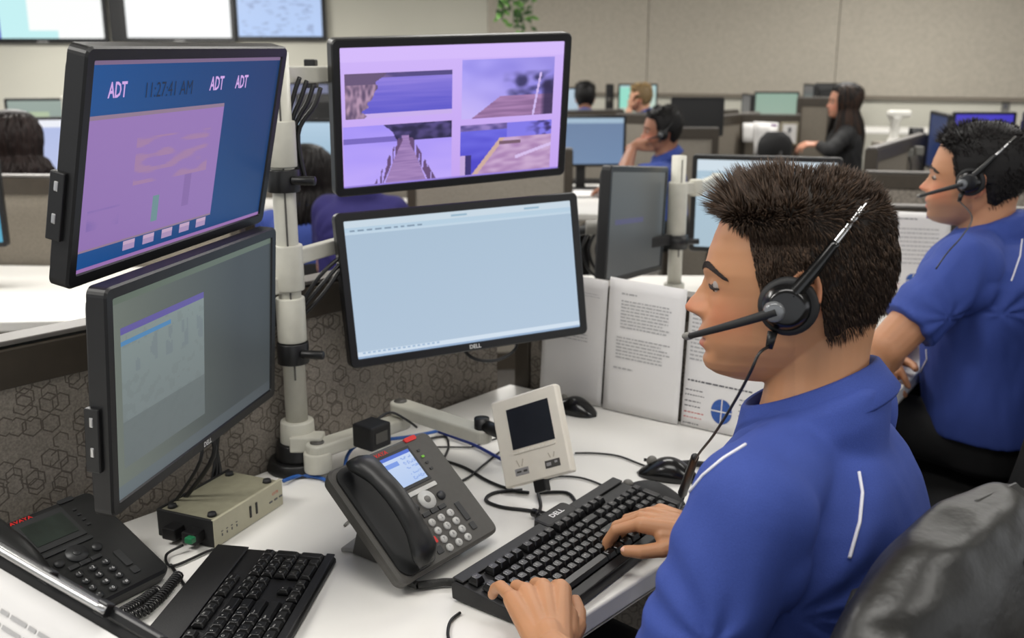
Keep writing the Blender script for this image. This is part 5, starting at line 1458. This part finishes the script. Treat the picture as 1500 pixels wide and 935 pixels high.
M_browm = mat('brow_hair', (40, 28, 22), .7)
M_nail = mat('nail', (212, 164, 142), .35)
def hair(root, HMs, hs, S):
    H = lambda p: HMs @ p
    R3 = HMs.to_3x3()
    style = S.get('hair', 'short'); colr = S.get('hair_col', (44, 33, 26)); n = S.get('strands', 900); r = random.Random(S.get('seed', 3))
    th = S.get('hair_th', .008)
    m = MB()
    # cap: rows of the scalp pushed outwards, faded to the scalp at the hairline
    NZ, NP = (90, 140) if n > 3000 else (36, 56)
    grid = {}; vs = []; z0 = -.097
    def outn(z, ph):
        p = head_pt(z, ph, 0.); a = head_pt(z, ph+.03, 0.); b = head_pt(z, ph-.03, 0.); c = head_pt(min(z+.003, .107), ph, 0.); d = head_pt(z-.003, ph, 0.)
        nn = (a-b).cross(c-d); nn = nn.normalized() if nn.length > 1e-9 else V((0, 0, 1))
        if z > .104: nn = (nn+V((0, 0, 1.5))).normalized()
        return p, nn
    def inside(p): return hair_xh(p.z)-p.x
    for i in range(NZ+1):
        z = z0+(.1075-z0)*i/NZ
        for j in range(NP):
            ph = 2*math.pi*j/NP; p, nn = outn(z, ph); k = inside(p)
            t = max(-.4, min(1, k/.012))
            if z < -.085: t = min(t, (z+.097)/.012-.1)
            q = p+nn*(th*hs*0+th*t if t > 0 else .004*t); vs.append((q, k)); grid[i, j] = len(vs)-1
    used = {}; fs = []; out = []
    for i in range(NZ):
        for j in range(NP):
            f = [grid[i, j], grid[i, (j+1) % NP], grid[i+1, (j+1) % NP], grid[i+1, j]]
            if all(vs[q][1] < -.004 for q in f): continue
            fs.append(f)
    top = [grid[NZ, j] for j in range(NP)]; fs.append(top)
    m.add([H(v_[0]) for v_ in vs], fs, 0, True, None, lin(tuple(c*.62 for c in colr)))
    # drop unused verts by rebuilding
    used = sorted({i for f in m.f for i in f}); mp = {a: b for b, a in enumerate(used)}; m.v = [m.v[i] for i in used]; m.f = [[mp[i] for i in f] for f in m.f]
    wd = S.get('hair_w', .0011)
    def strand(p0, p1, p2, w, c):
        d = (p2-p0); s = d.cross(V((r.uniform(-1, 1), r.uniform(-1, 1), r.uniform(-1, 1)))); s = s.normalized()*w if s.length > 1e-9 else V((w, 0, 0)); t = d.cross(s).normalized()*w
        vv = [p0+s, p0-s*.5+t*.87, p0-s*.5-t*.87, p1+s*.7, p1-s*.35+t*.6, p1-s*.35-t*.6, p2]
        m.add([H(q) for q in vv], [(0, 1, 4, 3), (1, 2, 5, 4), (2, 0, 3, 5), (3, 4, 6), (4, 5, 6), (5, 3, 6)], 0, True, None, c)
    cnt = 0; tries = 0
    while cnt < n and tries < n*14:
        tries += 1
        # area-uniform-ish sampling
        z = -.095+.2025*r.random()**.85; ph = r.uniform(0, 2*math.pi)
        if r.random() < .3: ph = r.choice((-1, 1))*r.uniform(.6, 1.7); z = r.uniform(-.02, .08)
        p, nn = outn(z, ph)
        if inside(p) < -.0005: continue
        if z > .085 and r.random() < .1: continue
        up = V((0, 0, 1)); front = max(0., min(1., (p.x+.02)/.09)); topn = max(0., min(1., (p.z-.045)/.035))
        L0 = S.get('top_len', .028); L1 = S.get('side_len', .014)
        if style == 'spiky':
            clump = V((noise.noise(p*60), noise.noise(p*60+V((9, 0, 0))), noise.noise(p*60+V((0, 9, 0)))))
            Ls = L1*(1-topn)+L0*topn*(.5+.6*front)
            Ls *= r.uniform(.7, 1.12)*(1 if inside(p) > .01 else .7)
            dtop = (nn*.5+up*(.6+.35*front)+V((.30*front-.25*(1-front), 0, 0))+clump*.75+V((r.uniform(-.2, .2), r.uniform(-.2, .2), r.uniform(-.1, .15)))).normalized()
            dside = (nn*.16-up*.8+V((-.35, 0, 0))+clump*.30).normalized()
            if dside.dot(nn) < .16: dside = (dside+nn*(.16-dside.dot(nn))).normalized()
            d = (dtop*topn+dside*(1-topn)).normalized()
            root_p = p+nn*(th*.5)
            mid = root_p+d*Ls*.5+nn*.002; tip = root_p+d*Ls+V((.004*front*topn, 0, -.004*(1-topn)))
        elif style == 'short':
            clump = V((noise.noise(p*45), noise.noise(p*45+V((9, 0, 0))), 0))
            d = (nn*(.35+.4*topn)+V((.5*front*topn-.25, 0, -.55*(1-topn)))+clump*.9).normalized(); Ls = (L1*(1-topn)+L0*topn)*r.uniform(.6, 1.1)
            root_p = p+nn*(th*.5); mid = root_p+d*Ls*.55+nn*.002; tip = root_p+d*Ls-nn*.001
        else:
            cnt += 1; continue
        k = r.uniform(.55, 1.5); hl = r.random() < S.get('hi', .1)
        c = tuple(min(1, q*k*(1.9 if hl else 1)) for q in lin(colr))
        strand(root_p, mid, tip, wd*r.uniform(.7, 1.3), c); cnt += 1
    if style in ('long', 'bob', 'bun'):
        Lg = S.get('long', .32)
        # sheets of hanging locks that follow the back and sides of the head and fall on the shoulders
        for k in range(S.get('locks', 260)):
            ph = r.uniform(math.radians(62), math.radians(298)); z = r.uniform(.0, .095); p, nn = outn(z, ph)
            lay = r.uniform(.6, 1.5)*th
            pts = [p+nn*lay*.6]; zz = z
            while zz > -.06:
                zz -= .03; q, n2 = outn(max(zz, -.05), ph); pts.append(q+n2*(lay+.006)+V((0, 0, min(0, zz+.05))))
            e = pts[-1]; dn = R3.inverted() @ V((0, 0, -1)); dn.normalize(); out_ = V((e.x, e.y, 0)).normalized() if e.length > 0 else V((1, 0, 0))
            L_ = Lg*r.uniform(.75, 1.05)
            for q in range(1, 5): pts.append(e+dn*L_*q/4+out_*S.get('flare', .02)*math.sin(q/4*2.4)+V((0, 0, 0))+V((r.uniform(-.004, .004), r.uniform(-.004, .004), 0)))
            kcol = r.uniform(.6, 1.4); c = tuple(min(1, a_*kcol) for a_ in lin(colr))
            if S.get('ends') and r.random() < .3: c = lin(S['ends'])
            mm = MB(); mm.tube(pts, lambda t: .0065*(1-.55*t), seg=5, sub=2)
            m.add([H(q) for q in mm.v], mm.f, 0, True, None, c)
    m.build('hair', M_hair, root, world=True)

def head_frame(px, py, zc, k_cam=0.5, roll=0., turn=0., pitch=0.):
    """upright head seen in left profile from the camera"""
    o = PW(px, py, zc); r = (o-V((0, 0, EYE))).normalized()
    fw = -V((0, 0, 1)).cross(-r); fw = V((-r.y, r.x, 0)).normalized()        # to the camera's left
    up = V((0, 0, 1)); Rm = Matrix.Rotation(math.radians(turn), 3, 'Z')
    fw = Rm @ fw
    lf = up.cross(fw)
    x = (fw*math.cos(math.radians(pitch))-up*math.sin(math.radians(pitch)))
    z = (up*math.cos(math.radians(pitch))+fw*math.sin(math.radians(pitch)))
    y = z.cross(x)
    rr_ = Matrix.Rotation(math.radians(roll), 3, x)
    m = Matrix((x, rr_ @ y, rr_ @ z)).transposed().to_4x4(); m.translation = o
    return m

# ---------------- headset
def headset(H, hs, label, cable=None, cup=(.006, -.028)):
    base = H(0, .09, -.1)
    root = empty('headset', base, label, 'headset')
    cx, cz = cup
    m = MB(); m.cyl(H(cx, .070, cz), H(cx, .092, cz), .033*hs, .031*hs, 28); m.build('ear_cushion', M_blkm, root, world=True, bevel=.005, bseg=3)
    m = MB(); m.cyl(H(cx+.002, .090, cz), H(cx+.002, .104, cz), .027*hs, .019*hs, 28); o = m.build('ear_cup', M_blk2, root, world=True, bevel=.003, bseg=3)
    m = MB(); m.cyl(H(cx+.014, .098, cz-.003), H(cx+.014, .110, cz-.004), .0125*hs, .010*hs, 20); m.build('boom_pivot', mat('grey_gloss', (120, 122, 124), .25, .3), root, world=True, bevel=.002)
    m = MB(); m.tube([H(cx+.012, .106, cz-.003), H(cx+.04, .104, cz-.012), H(cx+.075, .088, cz-.024), H(cx+.107, .060, cz-.036)], lambda t: (.0058-.0022*t)*hs); m.build('boom_arm', M_blkm, root, world=True)
    m = MB(); m.ellip(H(cx+.110, .058, cz-.0365), (.007*hs, .0045*hs, .0045*hs)); m.build('microphone', M_grey, root, world=True)
    # headband arch over the head
    def bp(a, r_=.121):      # a from 0 (left ear) to 180 (right ear)
        s, c = math.sin(math.radians(a)), math.cos(math.radians(a)); k = (-.655, .756)
        return H(cx*(1-s)+k[0]*r_*s-.004, .088*c, (cz+.01)*(1-s)+k[1]*(r_)*s)
    m = MB(); m.tube([bp(a) for a in range(62, 150, 8)], .0035*hs, sub=3); m.build('headband', M_blkm, root, world=True)
    m = MB(); m.tube([bp(a) for a in range(30, 66, 5)], .0042*hs, sub=3); m.build('slider', M_chrome, root, world=True)
    m = MB(); m.tube([H(cx-.004, .096, cz+.012)]+[bp(a)+(H(0, .006, 0)-H(0, 0, 0)) for a in (12, 20, 31)], lambda t: (.0085-.0035*t)*hs, sub=4); m.build('yoke', M_blk2, root, world=True)
    m = MB(); m.cyl(H(cx, -.070, cz), H(cx, -.088, cz), .026*hs, .024*hs, 24); m.tube([H(cx, -.086, cz)]+[bp(a) for a in (168, 158, 148)], .005*hs); m.build('temple_pad', M_blkm, root, world=True)
    m = MB(); m.cyl(H(cx+.016, .094, cz-.026), H(cx+.020, .095, cz-.044), .0055*hs, .004*hs, 14); m.build('strain_relief', M_blk, root, world=True)
    if cable:
        m = MB(); m.tube([H(cx+.020, .095, cz-.042)]+cable, .0017); m.build('cord', M_blk, root, world=True)
    return root

# ================= the man in front
HM1 = head_frame(1165, 400, 1.13, pitch=4.2, roll=6)
H1f = lambda x, y, z: HM1 @ V((x, y, z))
v1 = V((-.85, .53, 0)).normalized(); l1 = V((-v1.y, v1.x, 0)); 
NB1 = V((.348, 1.074, 1.080))
S1 = dict(v=v1, neck=NB1, hip=V((.395, 1.045, .54)), SL=NB1+l1*.185+V((0, 0, -.045))+v1*.01, SR=NB1-l1*.185+V((0, 0, -.045))+v1*.01,
          EL=V((.140, .860, .790)), ER=V((.435, 1.270, .800)), voxel=.0019, strands=17000, hair='spiky', hair_col=(58, 44, 33), hair_th=.004, top_len=.034, side_len=.012, hair_w=.00075, hi=.15,
          nails=True, shirt=M_shirt, skin=(188, 136, 98), rosy=(196, 112, 82), stubble=(152, 108, 78), stub=.3, smooth=2,
          KL=V((.02, 1.18, .55)), KR=V((.13, 1.42, .55)), AL=V((.03, 1.20, .08)), AR=V((.12, 1.40, .08)), fold=.0030, nk=1.0)
wl = DK(811, 956, .787); wr = DK(1042, 783, .800)
S1['WL'] = wl; S1['WR'] = wr
dl = (DK(776, 870, .78)-DK(811, 956, .78)).normalized(); dr = (DK(925, 757, .78)-DK(1042, 783, .78)).normalized()
S1['HL'] = dict(w=wl+dl*.018, d=dl+V((0, 0, .22)), n=V((0, 0, 1)), size=1.1, k=dict(fing=((40, 44, 22), (38, 42, 24), (34, 42, 24), (16, 30, 18)), spread=1.3, thumb=(1.05, .42)))
S1['HR'] = dict(w=wr+dr*.018, d=dr+V((0, 0, .04)), n=V((0, 0, 1)), size=1.0, k=dict(fing=((28, 34, 22), (32, 42, 24), (30, 44, 24), (28, 40, 22)), spread=.9, thumb=(.75, .30)))
S1['piping'] = [[(1092, 652, 0), (1060, 672, 0), (1030, 697, 0), (1005, 728, 0), (994, 742, 0)], [(1258, 692, 0), (1263, 722, 0), (1259, 765, 0), (1244, 818, 0)], [(1338, 602, 0), (1350, 612, 0), (1358, 628, 0)]]
man1, Hm1 = person('person', 'man in front in blue polo shirt with spiky brown hair, typing, headset on', HM1, S1)
q1 = PW(1098, 560, 1.05)
headset(Hm1, 1., 'black boom headset worn by the man in front', [PW(1112, 518, 1.035), PW(1098, 548, 1.04), PW(1074, 592, 1.10), PW(1045, 638, 1.22), PW(1018, 675, 1.42), DK(1004, 722, .80), DK(990, 760, .78)])
m = MB(); a_ = PW(1018, 670, 1.42); b_ = PW(1000, 722, 1.55); m.capsule(a_, .006, b_, .0075, 12); m.cyl(b_, b_+(b_-a_)*.1, .004, .004, 8); tag(recenter(m.build('cord_connector', M_blk)), 'black quick-release connector on the headset cord above the glossy mouse', 'connector')

# ================= second man
HM2 = head_frame(1432, 252, 2.34, pitch=2.5, turn=-6)
v2 = V((-.80, .60, 0)).normalized(); l2 = V((-v2.y, v2.x, 0))
NB2 = PW(1448, 340, 2.36)
S2 = dict(v=v2, neck=NB2, hip=V((NB2.x+.06, NB2.y-.03, .60)), SL=NB2+l2*.185+V((0, 0, -.05)), SR=NB2-l2*.185+V((0, 0, -.05)), hs=1.02, nk=1.02, tw=1.08, dep=1.1,
          EL=PW(1300, 508, 2.22), ER=PW(1330, 470, 2.75), voxel=.0034, strands=4200, hair='spiky', hair_col=(27, 23, 22), hair_th=.008, top_len=.024, side_len=.011, hair_w=.0011, hi=.08,
          skin=(184, 132, 98), rosy=(208, 116, 92), stubble=(116, 92, 80), stub=.5, smooth=1, fold=.004, arm=1.12, sleeve=.74, shirt_t=.97)
S2['WL'] = PW(1282, 545, 2.36); S2['WR'] = PW(1300, 520, 2.50)
S2['HL'] = dict(w=PW(1281, 546, 2.36), d=(PW(1310, 545, 2.50)-PW(1281, 545, 2.36)), n=(-.3, -.6, .8), size=.95)
S2['HR'] = dict(w=PW(1296, 524, 2.50), d=(PW(1296, 548, 2.36)-PW(1296, 526, 2.48)), n=(-.6, -.2, .9), size=.95)
S2['KL'] = S2['hip']+v2*.42-l2*-.12+V((0, 0, .02)); S2['KR'] = S2['hip']+v2*.42-l2*.12+V((0, 0, .02))
S2['AL'] = V((S2['KL'].x, S2['KL'].y, .08)); S2['AR'] = V((S2['KR'].x, S2['KR'].y, .08))
S2['piping'] = [[(1497, 350, 0), (1494, 375, 0), (1486, 398, 0), (1481, 412, 0)], [(1357, 512, 0), (1358, 526, 0), (1347, 548, 0), (1332, 570, 0), (1328, 588, 0)]]
man2, Hm2 = person('person', 'second man in blue polo with black hair and folded arms, at the right edge', HM2, S2)
headset(Hm2, 1.02, 'black boom headset worn by the second man at the right edge', [PW(1424, 318, 2.18), PW(1410, 345, 2.12), PW(1388, 370, 2.08), PW(1371, 394, 2.06)], cup=(.004, -.015))

# ================= background people
def bgperson(label, px, py, zc, col, turn, **k):
    """px,py: head centre; turn: heading of the face in degrees, 90 = straight away from the camera, 180 = to the left"""
    o = PW(px, py, zc); a = math.radians(turn); v = V((math.cos(a), math.sin(a), 0)); l = V((-v.y, v.x, 0))
    pit = k.get('pitch', 4)
    x = v*math.cos(math.radians(pit))-V((0, 0, math.sin(math.radians(pit)))); y = l; z = x.cross(y)
    HMx = Matrix((x, y, z)).transposed().to_4x4(); HMx.translation = o
    bt = math.radians(k.get('body_turn', turn)); v = V((math.cos(bt), math.sin(bt), 0)); l = V((-v.y, v.x, 0))
    NBx = o-x*.025-V((0, 0, .185)); fw = k.get('w', .17)
    hipx = V((NBx.x, NBx.y, .56))-v*.02
    e1 = NBx+l*(fw+.05)-V((0, 0, .30))+v*.08; e2 = NBx-l*(fw+.05)-V((0, 0, .30))+v*.08
    zt = max(.76, 0)
    w1 = V((e1.x, e1.y, 0))+v*.22-l*.06+V((0, 0, max(e1.z, .78))); w2 = V((e2.x, e2.y, 0))+v*.22+l*.06+V((0, 0, max(e2.z, .78)))
    S = dict(v=v, neck=NBx, hip=hipx, SL=NBx+l*fw-V((0, 0, .05)), SR=NBx-l*fw-V((0, 0, .05)), EL=e1, ER=e2, WL=w1, WR=w2, voxel=.0075, smooth=1, strands=500, hair='short', hair_w=.003, hair_th=.010,
             shirt=col, fold=.004)
    S['KL'] = hipx+v*.42+l*.1; S['KR'] = hipx+v*.42-l*.1; S['AL'] = V((S['KL'].x, S['KL'].y, .08)); S['AR'] = V((S['KR'].x, S['KR'].y, .08))
    S['HL'] = dict(w=w1, d=v, n=(0, 0, 1)); S['HR'] = dict(w=w2, d=v, n=(0, 0, 1))
    for q in ('EL', 'ER', 'WL', 'WR', 'HL', 'HR'):
        if q in k: S[q] = k.pop(q)
    S.update({a_: b for a_, b in k.items() if a_ not in ('pitch', 'body_turn', 'w')})
    return person('person', label, HMx, S)
M_jacket = mat('jacket_black', (14, 14, 16), .75, nscale=200, namp=.2)
# man resting chin on his hand
zc = 5.45; hcx = PW(966, 186, zc)
bgperson('man in blue shirt resting his chin on his hand, beside the blue grey screen', 970, 188, zc, M_shirt, 182, skin=(150, 104, 82), hair_col=(20, 17, 17), hair_th=.013, body_turn=165, w=.175,
         EL=PW(912, 258, zc-.25), WL=PW(927, 216, zc-.08), HL=dict(w=PW(928, 214, zc-.08), d=(PW(950, 200, zc-.02)-PW(926, 212, zc-.08)), n=(-.4, -.5, .7), k=dict(fing=((40, 60, 40),)*4)), strands=900, sleeve=.55, tw=.95)
m = MB(); o_ = PW(966, 190, zc)
headset(lambda x, y, z: PW(970, 188, zc)+V((-x, -y, z)), 1., 'thin black headset worn by the chin-resting man')
bgperson('person with short black hair seen from behind, far back beside the picture monitor', 857, 141, 8.4, M_shirt, 88, hair_col=(16, 14, 14), hair_th=.014, skin=(150, 110, 90), strands=700, w=.17)
bgperson('blond man in blue facing left in front of a bright screen, far back', 938, 142, 8.9, M_shirt, 160, hair_col=(176, 146, 100), skin=(206, 156, 128), strands=700, hair_th=.012,
         EL=PW(918, 178, 8.8), WL=PW(922, 160, 8.85), HL=dict(w=PW(922, 158, 8.85), d=(0.1, 0, .6), n=(-1, -.2, 0)))
bgperson('woman in black with long dark hair seated facing left, before a dark monitor', 1237, 146, 7.1, M_jacket, 172, hair='long', long=.34, flare=.05, locks=420, hair_col=(22, 17, 15), ends=(58, 38, 26), skin=(200, 144, 118),
         body_turn=165, sleeve=1., shirt_name='jacket', collar=False, hair_th=.014, hs=1.02, WL=PW(1198, 212, 7.0), EL=PW(1214, 222, 6.85), HL=dict(w=PW(1198, 212, 7.0), d=(-1, .1, 0), n=(0, -.3, 1)))
bgperson('woman with wavy dark hair in blue shirt seen from behind at the far left', 24, 203, 4.55, M_shirt, 62, hair='long', long=.10, flare=.045, locks=420, hair_col=(34, 24, 22), skin=(196, 140, 112), hair_th=.018, hs=1.05, w=.20)
bgperson('woman with long black hair in blue shirt seen behind the monitor pole', 452, 252, 4.25, M_shirt, 70, hair='long', long=.18, flare=.03, locks=420, hair_col=(18, 14, 14), skin=(190, 132, 106), hair_th=.014, w=.19)
bgperson('person in dark navy top whose shoulder shows between the two middle monitors', 528, 222, 3.9, M_shirtd, 80, hair_col=(20, 16, 16), strands=500, w=.135, collar=False)
pq = PW(1588, 470, 2.16)
task_chair(frame((pq.x-.20, pq.y+.15, 0), y=V((.80, -.60, 0))), 'black chair of the second man, cut off by the right edge', top=1.0, arms=False)

# ================= chair with the leather jacket
A = PW(1478, 700, 1.12); Bq = PW(1212, 970, .86)
dj = (A-Bq); dj.z = 0; wj = dj.length; dj.normalize()
cj = (A+Bq)/2
nj = V((dj.y, -dj.x, 0))       # away from the man
CM = frame((cj.x+nj.x*.00-nj.x*.23, cj.y+nj.y*.00-nj.y*.23, 0), y=nj)
ch = task_chair(CM, 'black office chair of the man in front, under the leather jacket', w=.42, top=.98, arms=False)
root = empty('leather_jacket', (cj.x, cj.y, .45), 'black leather jacket hung over the back of the front chair', 'jacket')
JM = frame((cj.x+nj.x*.02, cj.y+nj.y*.02, 0), x=dj)      # x along the chair back, y away... 
sgn = 1 if (JM.to_3x3() @ V((0, 1, 0))).dot(nj) > 0 else -1
jb = MB(); zt = 1.050
rings = []
for k in range(22):
    t = k/21; z = zt-.62*t
    hw = (.110+.165*min(1, t/.20)**.55)*(1-.03*math.sin(t*9)); dp = .030+.035*min(1, t/.15)**.6+.012*t
    rings.append([JM @ V((hw*math.copysign(abs(math.cos(a))**.8, math.cos(a)), sgn*(.0+dp*math.sin(a)*(1.15 if math.sin(a)*1 > 0 else .8)), z)) for a in [2*math.pi*j/40 for j in range(40)]])
jb.loft(rings)
for s in (-1, 1):   # empty sleeves hanging at the sides
    jb.capsule(JM @ V((s*.190, sgn*.02, zt-.095)), .050, JM @ V((s*.235, sgn*.055, zt-.30)), .054, 18)
    jb.capsule(JM @ V((s*.235, sgn*.055, zt-.30)), .054, JM @ V((s*.225, sgn*.03, zt-.58)), .045, 18)
me = evalmesh(jb, .0055, 14, .6); co = coords(me); nr = np.empty(len(co)*3); me.vertices.foreach_get('normal', nr); nr = nr.reshape(-1, 3)
iJ = JM.inverted(); D = np.zeros(len(co))
for i, p in enumerate(co):
    q = iJ @ V(p); g_ = min(1, max(0, (zt-q.z-.05)/.25))
    D[i] = g_*(.026*noise.noise(V((q.x*15+q.y*5, q.y*9, q.z*1.8)))+.010*noise.noise(V((q.x*38, q.y*20, q.z*4))))+.004*noise.noise(V((q.x*22, q.y*22, q.z*16)))
    D[i] += g_*.007*math.sin(q.x*62+2.2*noise.noise(V((q.x*5, 1, q.z*5)))*3)*(.4+.6*abs(noise.noise(V((q.x*9, 4, q.z*3)))*2))
    if abs(q.z-(zt-.245)-.05*q.x) < .004: D[i] -= .003       # yoke seam
me.vertices.foreach_set('co', (co+nr*D[:, None]).ravel()); me.update()
jk = set_mesh(me, 'shell', M_leather, root)
m = MB(); cfr = frame(JM @ V((.07, sgn*.030, zt-.028)), x=dj, z=nj*.55+V((0, 0, .85)))
m.loft([[cfr @ V((x_, y_, z_)) for x_, y_ in ((-.05*w_, -.035), (.05*w_, -.035), (.062*w_, .03), (-.03*w_, .04))] for z_, w_ in ((0, 1), (.007, 1), (.010, .92))], smooth=False)
m.build('collar', M_leather, root, world=True, bevel=.003)
